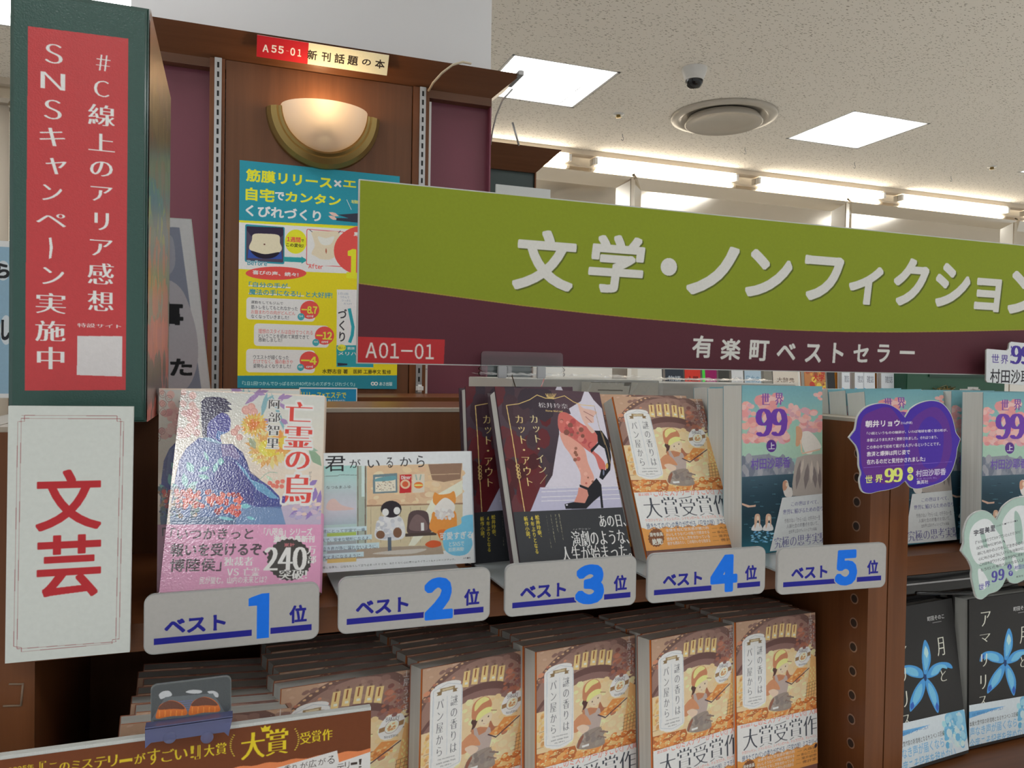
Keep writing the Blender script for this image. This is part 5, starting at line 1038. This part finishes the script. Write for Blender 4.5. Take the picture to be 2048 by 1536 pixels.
for i, ch in enumerate('C線上のアリア感想'): 
    bx = [(376, 318, 440, 394), (352, 412, 462, 512), (354, 528, 460, 612), (360, 640, 452, 712), (362, 742, 452, 810), (378, 848, 436, 925), (360, 955, 452, 1028), (350, 1048, 456, 1142), (350, 1160, 456, 1248)][i]; A.t(ch, *bx, w, .008 if i else 0, .016)
for ch, bx in zip('SNSキャンペーン実施中', ((178, 170, 252, 262), (162, 284, 262, 366), (174, 394, 248, 484), (158, 505, 262, 592), (182, 628, 268, 704), (168, 735, 250, 808), (142, 848, 268, 912), (0, 0, 0, 0), (168, 1066, 258, 1142), (142, 1168, 266, 1258), (140, 1280, 264, 1368), (148, 1385, 258, 1480))):
    if ch == 'ー': A.poly([(196, 952), (206, 950), (212, 990), (206, 1032), (196, 1036), (200, 990)], w); continue
    A.t(ch, *bx, w, .008 if ord(ch) > 999 else -.002, .018)
A.t('特設サイト', 310, 1292, 486, 1314, w, .012, .01); A.poly([(310, 1344), (490, 1345), (488, 1506), (308, 1500)], (200, 196, 198))
A.build('spine_print', gbk, 'printg', .0006, 4600, [(.003, .004), (bw-.003, .004), (bw-.003, bh-.004), (.003, bh-.004)])
# cover side of the giant book: soft abstract cover colours
cs = Art(bd, bh, k=1.3); rg = random.Random(7); cs.H = None
def cl(x_, y_, c_): cs.dabs(x_-.03, y_-.03, x_+.03, y_+.03, 22, .012, .022, c_, int(x_*999+y_*777), 1, 8)
cs.lpoly([(0, 0), (bd, 0), (bd, bh), (0, bh)], (92, 84, 62)); 
for yy, c_ in ((.31, [(96, 84, 70), (84, 80, 66)]), (.26, [(110, 98, 66), (92, 84, 60)]), (.21, [(96, 86, 70), (120, 70, 56)]), (.17, [(54, 96, 92), (120, 130, 60), (60, 90, 110)]), (.13, [(70, 104, 96), (150, 90, 60)]), (.09, [(120, 110, 96), (170, 80, 60)]), (.05, [(196, 84, 60), (180, 76, 66)]), (.015, [(190, 90, 74), (90, 50, 40)])):
    for xx in (.03, .08, .13, .18): cl(xx, yy, c_)
so = cs.build('side_print', gbk, 'printg', .0006, 2000); so.rotation_euler = (0, math.pi/2, 0); so.location = (bw+.0004, 0, 0)
# ---------------------------------------------------------------- bubble cards
def bubble(name, label, mt, w_, h_, outline, crop, facec, deco):
    e = empty(name, label, 'card', mat=mt); A = Art(w_, h_, mt).crop(*crop)
    pts = []; N = len(outline)
    for i in range(N):
        p0, p1, p2, p3 = [Vector(outline[(i+j-1) % N]) for j in range(4)]
        sharp = len(outline[i]) > 2 or len(outline[(i+1) % N]) > 2
        p0, p1, p2, p3 = p0.to_2d() if len(p0) > 2 else p0, p1.to_2d() if len(p1) > 2 else p1, p2.to_2d() if len(p2) > 2 else p2, p3.to_2d() if len(p3) > 2 else p3
        for k in range(5):
            t_ = k/5; q = .5*((2*p1)+(-p0+p2)*t_+(2*p0-5*p1+4*p2-p3)*t_*t_+(-p0+3*p1-3*p2+p3)*t_**3)
            if sharp: q = p1+(p2-p1)*t_
            pts.append(A.m(q.x, q.y))
    prism('card_board', 'foam', pts, -.0016, 0, e); ou = [(u, v) for u, v in pts]
    cx = sum(p[0] for p in pts)/len(pts); cy = sum(p[1] for p in pts)/len(pts)
    A.full(facec); deco(A); A.build('card_print', e, 'print', .0004, 5200, [(cx+(p[0]-cx)*.985, cy+(p[1]-cy)*.985) for p in pts])
    tag_ = box('card_holder', 'acry', cx-.006, cx+.006, cy-.02, cy+.01, -.012, -.0018, e); return e
def deco_purple(A):
    A.blob([(880, 330), (960, 270), (1060, 250), (1130, 330), (1165, 420), (1150, 700), (1040, 760), (900, 700), (870, 520)], (92, 44, 128)); A.blob([(1200, 360), (1290, 270), (1380, 250), (1450, 330), (1480, 480), (1460, 600), (1380, 740), (1240, 720), (1190, 540)], (88, 46, 134)); A.blob([(1250, 420), (1330, 310), (1420, 400), (1400, 620), (1290, 640)], (70, 44, 150))
    w = (216, 208, 232); A.t('朝井リョウ', 902, 338, 1132, 375, w, .03); A.t('さん(作家)', 1138, 345, 1215, 362, w, .01)
    for i, (st, x1, o_) in enumerate((('「小説というものの輪郭が、いわば地球を覗く窓の形が、', 1450, .012), ('本書によりまた大きく更新されました。それはつまり、', 1385, .012), ('この本の中で初めて寛げる人がいるということです。', 1402, .012), ('救済と爆弾は同じ姿で', 1200, .02), ('在れるのだと気付かされました」', 1300, .02))):
        y_ = (418, 462, 508, 550, 602)[i]; hh = 26 if i < 3 else 32; x0 = 912; A.t(st, x0, y_-4, x1, y_+hh-4-(x1-x0)*.055, w, o_)
    A.line([(890, 652), (1480, 612)], 2, (130, 100, 190)); g = (206, 214, 110)
    A.t('世', 902, 705, 950, 752, g, .02); A.t('界', 968, 700, 1018, 748, g, .02); A.t('99', 1030, 655, 1152, 748, g, .02, .05, adv=.5); A.ell(1202, 668, 20, 22, g); A.ell(1202, 717, 20, 22, g); A.t('上', 1192, 658, 1212, 678, (60, 40, 140), .01); A.t('下', 1192, 708, 1212, 728, (60, 40, 140), .01)
    A.t('村田沙耶香', 1240, 668, 1440, 700, (190, 184, 206), .02); A.t('●定価:各2,420円(税込)', 1245, 722, 1378, 726, (150, 130, 196), 0); A.t('集英社', 1245, 738, 1322, 758, w, .01)
mt = pose(at(1697, 990, .635).x, .635, at(1740, 992, .635).z, 0, 0, 1.2); bw2 = .165; bh2 = .107
bubble('bubble_card', 'purple double-bubble review card hanging over the right divider', mt, bw2, bh2, [(792, 450, 1), (830, 400), (850, 310), (900, 250), (980, 222), (1060, 228), (1130, 270), (1168, 316, 1), (1200, 262), (1270, 218), (1350, 202), (1420, 222), (1475, 290), (1500, 370), (1512, 420), (1540, 460, 1), (1520, 520), (1510, 590), (1480, 680), (1430, 740), (1340, 775), (1250, 795), (1200, 780), (1170, 740, 1), (1130, 775), (1060, 800), (990, 812), (930, 826), (880, 810), (862, 740), (872, 690), (858, 640), (855, 560), (835, 500)], (1460, 740, 3.339), (66, 42, 150), deco_purple)
def deco_green(A):
    A.blob([(395, 760), (430, 660), (510, 606), (580, 620), (630, 700), (680, 790), (700, 1010), (560, 980), (470, 1000), (410, 900)], (206, 210, 212)); A.blob([(690, 620), (760, 520), (850, 486), (930, 520), (960, 640), (960, 860), (840, 900), (740, 870), (690, 740)], (206, 210, 212)); A.blob([(790, 560), (815, 542), (850, 620), (865, 780), (830, 830), (800, 780)], (150, 174, 166))
    A.blob([(470, 1060), (500, 1050), (560, 1150), (530, 1220), (490, 1210)], (206, 210, 212)); A.blob([(770, 950), (800, 940), (830, 1030), (800, 1060)], (206, 210, 212)); A.poly([(490, 740), (530, 730), (560, 860), (520, 850)], (156, 180, 172))
    k = (56, 54, 66)
    A.t('宇垣美里', 432, 706, 620, 690, k, .03, .0) if False else None
    def sl(st, x0, y0, x1, h_, c_, off=.01, serif=0, slope=-.27):
        n_ = len(st); w_ = (x1-x0)/n_
        for i, ch in enumerate(st): xa = x0+i*w_; ya = y0+slope*(xa-x0); A.t(ch, xa+w_*.08, ya, xa+w_*.95, ya+h_, c_, off, serif)
    sl('宇垣美里', 430, 702, 624, 48, k, .03); sl('さん(フリーアナウンサー)', 630, 660, 820, 14, k, 0)
    for i, (st, x1) in enumerate((('「本当は誰だって分かっていたんだろうけど', 830), ('自己責任の時代に寄り添い、', 690), ('誰にも何かのふりをして生きるのを選ぶ', 900), ('心に刺さるようにリアルな地獄が広がる', 900), ('これは本型ワクチン。世界99に感染する', 890), ('もう元いた場所へは戻れない」', 848))): sl(st, 448+i*9, 800+i*48, x1+20, 24, k, .008, 0, -.25)
    p = (78, 72, 150); sl('世界', 472, 1175, 580, 46, p, .02, 0, -.4); sl('99', 585, 1060, 705, 100, p, .02, .05, -.3); A.ell(748, 1025, 20, 24, p); A.ell(758, 1082, 20, 24, p); A.t('上', 738, 1012, 758, 1036, (200, 210, 206), .01); A.t('下', 748, 1070, 768, 1094, (200, 210, 206), .01); sl('村田沙耶香', 790, 1015, 950, 34, p, .02, 0, -.2); sl('集英社', 805, 1105, 870, 14, k, .01, 0, -.2)
mt = pose(at(1922, 1200, .625).x, .625, at(1960, 1200, .625).z, 0, 0, 0)
bubble('bubble_card', 'pale green double-bubble review card tilted at the right edge', mt, .14, .11, [(322, 885, 1), (345, 820), (345, 720), (380, 610), (440, 550), (520, 528), (590, 560), (635, 612, 1), (680, 510), (760, 440), (850, 410), (960, 430), (1040, 520), (1060, 700), (1080, 860), (1060, 1000), (980, 1100), (880, 1140), (810, 1172), (750, 1160), (722, 1118, 1), (690, 1190), (640, 1240), (570, 1265), (540, 1290), (500, 1312), (455, 1290), (430, 1200), (412, 1100), (415, 1040), (380, 960)], (1848, 900, 4.389), (158, 180, 172), deco_green)
mt = pose(at(1972, 766, .885).x, .885, at(1975, 766, .885).z, 0, 0, -.6)
e = empty('price_card', 'white rounded title card overlapping the right end of the green sign', 'card', mat=mt)
A = Art(.09, .062, mt).crop(1680, 680, 2.954)
pts = [A.m(*p) for p in ((864, 60), (872, 52), (985, 62), (995, 52), (1000, 20), (1012, 10), (1300, 40), (1300, 285), (870, 250), (862, 240))]
prism('card_board', 'foam', pts, -.002, 0, e); A.full((206, 210, 216)); A.t('世', 895, 82, 938, 135, (86, 70, 150), .01); A.t('界', 950, 88, 992, 142, (86, 70, 150), .01); A.t('99', 1010, 28, 1130, 150, (72, 56, 146), .02, .05, adv=.5)
A.t('村田沙耶香', 888, 170, 1180, 262, (46, 44, 52), .012); A.build('card_print', e, 'printm', .0003, 4600, pts)
# ---------------------------------------------------------------- award card with its clip on the lower shelf
AMt = pose(-.21, .618, -.4775, 0, 0, 0); aw = at(742, 1414, .618).x+.21; ah = at(742, 1414, .618).z+.4775
e = empty('award_card', 'long brown award card with yellow lettering propped before the lower shelf', 'card', mat=AMt)
box('card_board', 'foam', 0, aw, 0, ah, -.006, 0, e)
A = Art(aw, ah, AMt).crop(400, 1400, 5.69); A.full((104, 56, 32))
pts = [A.m(240+i*43, 790-i*6.0+9*math.sin(i*.9)) for i in range(41)]; A.lpoly([(pts[0][0], 0)]+pts+[(aw, A.m(1960, 520)[1]), (aw, 0)], (206, 122, 78))
A.poly([(860, 774), (1560, 572), (1580, 700), (1560, 900), (860, 900)], (200, 198, 198)); A.poly([(1480, 742), (1960, 580), (1960, 900), (1480, 900)], (200, 198, 198)); yl = (206, 184, 40); k = (60, 50, 46)
A.t('が', 1140, 710, 1225, 775, k, 0); A.t('広', 1235, 685, 1325, 758, k, 0); A.t('が', 1345, 668, 1430, 730, k, 0); A.t('る', 1450, 640, 1530, 718, k, 0); A.t('香り', 960, 745, 1100, 810, k, 0)
for ch, b in (('リ', (1650, 705, 1700, 780)), ('ー', (1715, 712, 1790, 730)), ('!', (1805, 670, 1840, 765)), ('テ', (1560, 730, 1640, 800))): A.t(ch, *b, k, .0)
for ch, b in (('大', (466, 380, 740, 650)), ('賞', (745, 340, 1008, 606))): A.t(ch, *b, yl, .012, .02)
for ch, b in (('大', (45, 512, 165, 632)), ('賞', (180, 492, 302, 610)), ('受', (1138, 368, 1262, 490)), ('賞', (1268, 350, 1378, 470)), ('作', (1390, 335, 1506, 452))): A.t(ch, *b, yl, .012, .014)
A.poly([(690, 305), (718, 318), (740, 285), (760, 308), (805, 288), (785, 352), (708, 362)], yl)
for sgn, cx in ((1, 380), (-1, 1090)):
    for i in range(11): a = i/10; xx = cx+(40*sgn*(2*a-1)**2)-20*sgn; yy = 640-235*a-(0 if sgn > 0 else 70); A.leaf(xx, yy, xx+26*sgn*(-1), yy-14, 13, (190, 168, 60), i == 0)
A.crop(0, 1360, 4.876)
for ch, b in (('『', (385, 795, 450, 860)), ('こ', (480, 812, 560, 880)), ('の', (580, 808, 680, 880)), ('ミ', (700, 788, 780, 865)), ('ス', (795, 778, 905, 850)), ('テ', (925, 755, 1040, 845)), ('リ', (1055, 735, 1145, 835)), ('ー', (1165, 770, 1290, 795)), ('が', (1310, 720, 1420, 805)), ('す', (1440, 675, 1560, 815)), ('ご', (1575, 682, 1700, 785)), ('い', (1705, 678, 1830, 765)), ('!', (1855, 640, 1895, 758)), ('』', (1900, 635, 1955, 770))): A.t(ch, *b, (200, 176, 44), .012, .01)
A.t('2025年', 80, 850, 330, 868, (200, 176, 44), .01); A.build('card_print', e, 'print', .0003, 4600, [(0, 0), (aw, 0), (aw, ah-.0025), (0, ah-.0025)])
mt = pose(at(290, 1500, .607).x, .607, at(290, 1497, .607).z, 0, 0, .6)
e = empty('bakery_clip', 'blue tinted plastic clip printed with two loaves on the award card', 'clip', mat=mt)
cw = .0585; A = Art(cw, .042, mt).crop(190, 1200, 4.016); A.full((70, 74, 78))
prism('back_plate', plain('smoky_film', (.20, .22, .23), .15, alpha=.82), rrpts(.003, .012, cw, .0425, .004), -.010, -.009, e)
prism('front_channel', 'blueplastic', [(0, 0), (.004, .0035), (cw-.005, .0035), (cw-.002, 0), (cw+.001, .014), (0, .014)], -.003, 0, e); box('channel_lip', 'blueplastic', 0, cw+.001, .0135, .0150, -.009, 0, e)
for u in (600, 900): c = A.m(u, 1105); lathe('rivet', 'blueplastic', [(.0045, 0), (.004, .0006), (0, .0007)], (c[0], c[1], 0), e, 18)
A.up(); 
for pts in ([(505, 800), (540, 772), (590, 770), (610, 805), (560, 822), (520, 835)], [(722, 778), (770, 760), (850, 765), (845, 785), (780, 790)], [(900, 775), (950, 768), (988, 790), (985, 820), (950, 810)]): A.blob(pts, (176, 178, 184))
A.poly([(555, 820), (945, 788), (1055, 960), (440, 1010)], (92, 98, 104)); 
for i in range(5): A.line([(660, 858+i*18), (780, 845+i*18)], 7, (96, 100, 140), i == 0)
for x_ in (0, 268):
    y_ = -x_*.11; A.blob([(490+x_, 935+y_), (520+x_, 880+y_), (600+x_, 846+y_), (680+x_, 868+y_), (728+x_, 920+y_), (725+x_, 965+y_), (600+x_, 975+y_), (485+x_, 995+y_)], (196, 104, 44)); A.blob([(500+x_, 920+y_), (540+x_, 868+y_), (600+x_, 848+y_), (670+x_, 868+y_), (715+x_, 915+y_), (620+x_, 915+y_)], (96, 58, 46)); 
    for i in range(5): A.line([(510+x_+i*46, 930+y_), (508+x_+i*46, 980+y_-i*3)], 9, (216, 130, 56), i == 0)
A.build('loaf_print', e, 'printg', -.0088, 5200, rrpts(.0035, .0145, cw-.0005, .0415, .004))
# ---------------------------------------------------------------- shrink-wrapped packs on top of the far side of the bookcase
def pack(name, label, x0, x1, y0, y1, z0, z1, sd):
    e = empty(name, label, 'package', 'wrapped bundles on the bookcase top'); box('carton', plain('off_white_carton', (.55, .54, .50), .6), x0, x1, y0, y1, z0, z1, e, .001)
    bm = bmesh.new(); nx, nz, ny = 40, 6, 12; g = .0035
    def sheet(fn, na, nb):
        vs = [[bm.verts.new(fn(i/na, j/nb)) for j in range(nb+1)] for i in range(na+1)]
        for i in range(na):
            for j in range(nb): bm.faces.new((vs[i][j], vs[i+1][j], vs[i+1][j+1], vs[i][j+1]))
    def nz_(a, b_): return noise.noise(Vector((a*23, b_*9, sd)))*.004+noise.noise(Vector((a*60, b_*20, sd+9)))*.002
    sheet(lambda a, b_: (x0-g+(x1-x0+2*g)*a, y0-g-abs(nz_(a, b_)), z0+(z1-z0+.004)*b_), nx, nz); sheet(lambda a, b_: (x0-g+(x1-x0+2*g)*a, y0-g+(y1-y0)*b_, z1+.004+abs(nz_(a, b_+3))*1.6), nx, ny)
    mk('film', bm, 'wrap', e, recalc=False); A = Art(.1, .02)
    return e
pk1 = pack('wrapped_bundle', 'white shrink-wrapped bundle with barcode box behind the dark novel', .352, .575, .965, 1.17, -.0515, -.012, 1)
pack('wrapped_bundle', 'second white shrink-wrapped bundle behind the bakery novel', .583, .845, 1.0, 1.17, -.0515, -.016, 2)
A = Art(.12, .03, pose(.45, .9600, -.045)).crop(0, 0, 1); A.full((186, 184, 176)); A.line([(1182, 764), (1262, 765), (1258, 787)], 1.5, (90, 86, 80)); A.line([(1196, 780), (1245, 781)], 2.5, (120, 116, 110)); A.rect(1248, 765, 1262, 772, (120, 116, 110))
o = A.build('label_print', pk1, 'printm'); o.matrix_world = pose(.45, .9600, -.045)
tag(box('paper_sheet', 'whiteplastic', .66, .96, .985, 1.0, -.0515, -.022), 'white plastic tray edge behind the pink-cloud novel', 'tray')
# ---------------------------------------------------------------- books across the aisle, seen under the sign
e = empty('aisle_bookcase', 'low bookcase across the aisle seen under the sign, carrying a row of books', 'bookcase'); YA = 2.1
box('top_shelf', 'woodh', 1.0, 3.0, YA-.05, YA+.24, -.105, -.085, e); box('body', 'woodv', 1.02, 2.98, YA-.03, YA+.22, -1.38, -.105, e); box('plinth', 'darkwood', 1.03, 2.97, YA-.02, YA+.2, -1.4, -1.38, e)
far = [(1333, 1370, (52, 58, 68), 'dark navy book with silvery wrap'), (1372, 1404, (196, 56, 44), 'bright red book'), (1407, 1437, (140, 30, 90), 'magenta book with green edge'), (1440, 1462, (40, 40, 34), 'blackish book'), (1466, 1490, (196, 198, 200), 'plain white book'), (1492, 1526, (160, 180, 194), 'pale blue book'), (1530, 1548, (120, 116, 106), 'grey book'), (1549, 1600, (196, 188, 176), 'cream book with dark title'), (1612, 1655, (176, 120, 76), 'yellow and red illustrated book'), (1658, 1674, (24, 24, 26), 'slim black book')]
def farbook(u0, u1, c_, lab, cat='book', z1=.15, y=YA+.02, art=None, lean=8):
    a = at(u0, 760, y); b_ = at(u1, 760, y); w_ = b_.x-a.x-.002; mt = pose(a.x, y, -.084, 0, lean, -1.5)
    e = empty('aisle_book', lab+(' in the row across the aisle' if cat == 'book' and 'board' not in lab else ''), cat, 'books across the aisle', mt)
    h_ = z1+.084; box('page_block', 'page', .001, w_-.001, .001, h_-.001, -.018, -.001, e); fc = box('cover', plain('aisle_cover', P(*c_), .35), 0, w_, 0, h_, -.0014, 0, e); box('back_cover', plain('aisle_back', P(*c_), .4), 0, w_, 0, h_, -.021, -.019, e)
    A = Art(w_, h_, mt)
    if art: A.full(c_); art(A, w_); A.build('cover_print', fc, 'printm', .0003, 2500)
def aw_(c_, st): return lambda A, w_: (A.t(st, w_*0, 0, 0, 0, c_) if False else None, setattr(A, 'H', None), A.t(st, w_*.15, .075, w_*.85, .058, c_, .01), A.t('新刊', w_*.3, .05, w_*.7, .038, c_, .0))
def ag(A, w_): A.H = None; A.lpoly([(0, 0), (w_*.2, 0), (w_*.2, .2), (0, .2)], (70, 200, 70)); A.t('好評発売', w_*.3, .06, w_*.9, .05, (220, 160, 190), .01)
def ai(A, w_): A.H = None; A.dabs(0, .02, w_, .2, 90, .004, .012, [(196, 140, 70), (176, 70, 60), (206, 180, 80), (150, 90, 60)], 2); A.t('大学', w_*.4, .09, w_*.95, .065, (170, 50, 50), .03); A.lpoly([(0, .0), (w_, .0), (w_, .03), (0, .03)], (176, 190, 206))
def ab(A, w_): A.H = None; A.lpoly([(0, 0), (w_, 0), (w_, .05), (0, .05)], (110, 176, 200)); A.t('日本の', w_*.1, .08, w_*.9, .055, (90, 130, 160), .0)
arts = [aw_((170, 180, 190), '物語'), aw_((60, 20, 20), '人間'), ag, None, aw_((150, 150, 156), '小説'), ab, None, aw_((90, 70, 60), '大辞典'), ai, None]
for (u0, u1, c_, lb), ar in zip(far, arts): farbook(u0, u1, c_, lb, art=ar)
def ao(A, w_): A.H = None; A.lpoly([(0, 0), (w_, 0), (w_, .2), (0, .2)], (200, 204, 210)); A.lpoly([(0, 0), (w_, 0), (w_, .030), (0, .042)], (90, 160, 206)); A.t('雑誌', w_*.3, .085, w_*.9, .06, (90, 96, 110), .0)
a = at(1677, 760, YA+.03); b_ = at(1792, 760, YA+.03)
tag(box('orange_backing', plain('orange_card', P(206, 140, 50), .5), a.x, b_.x, YA+.052, YA+.056, -.084, .14), 'orange backing board behind four pale blue booklets across the aisle', 'board')
for i, (u0, u1) in enumerate(((1685, 1702), (1711, 1730), (1728, 1752), (1764, 1790))): farbook(u0, u1, (206, 208, 212), ('first', 'second', 'third', 'fourth')[i]+' white and blue booklet from the left on the orange board', 'booklet', .14, YA+.01, ao, 4)
a = at(1795, 760, YA); b_ = at(1990, 760, YA)
e = empty('green_gift_box', 'dark green display box with gold tangle across the aisle', 'box'); box('carton', plain('deep_green_card', P(24, 66, 46), .35), a.x, b_.x, YA-.04, YA+.16, -.085, .14, e, .002)
box('lid', plain('green_lid', P(18, 52, 38), .3), a.x+.1, b_.x+.003, YA-.044, YA+.16, .0, .143, e)
bm = bmesh.new(); rg = random.Random(4); g0 = at(1895, 772, YA-.06)
tg = empty('gold_tinsel', 'tangle of gold tinsel in front of the dark green box', 'tinsel')
for k in range(5):
    tube('strand', 'brass', [(g0.x-.05+.1*rg.random(), YA-.06+.02*rg.random(), -.084+.055*rg.random()) for _ in range(14)], .0012, tg, 5)
for i, (u, v) in enumerate(((1946, 778), (1930, 782))):
    c = at(u, v, 1.12); tag(box('tag_knob', 'whiteplastic', c.x-.011, c.x+.011, 1.11, 1.13, -.0515, c.z+.004, None, .004), ('white plastic knob', 'low white plastic clip')[i]+' on the bookcase top under the title card', 'knob')
# ---------------------------------------------------------------- settle: origins at the base, lift everything to real heights
bpy.context.view_layer.update()
for o in [o for o in COL.objects if o.parent is None]:
    if o is co: continue
    if o.type == 'MESH' and o.location.length < 1e-6 and not o.children and o.matrix_world == Matrix.Identity(4):
        vs = [v.co for v in o.data.vertices]; c = Vector(((min(v.x for v in vs)+max(v.x for v in vs))/2, (min(v.y for v in vs)+max(v.y for v in vs))/2, min(v.z for v in vs)))
        o.data.transform(Matrix.Translation(-c)); o.location = c
    elif o.type == 'EMPTY' and o.matrix_world == Matrix.Identity(4):
        pts = [ch.matrix_world @ Vector(q) for ch in o.children_recursive if ch.type == 'MESH' for q in ch.bound_box]
        c = Vector(((min(v.x for v in pts)+max(v.x for v in pts))/2, (min(v.y for v in pts)+max(v.y for v in pts))/2, min(v.z for v in pts)))
        o.location = c
        for ch in o.children: ch.location = ch.location-c
for o in [o for o in COL.objects if o.parent is None]:
    o.location.z += ZC
bpy.data.scenes.remove(_ts)
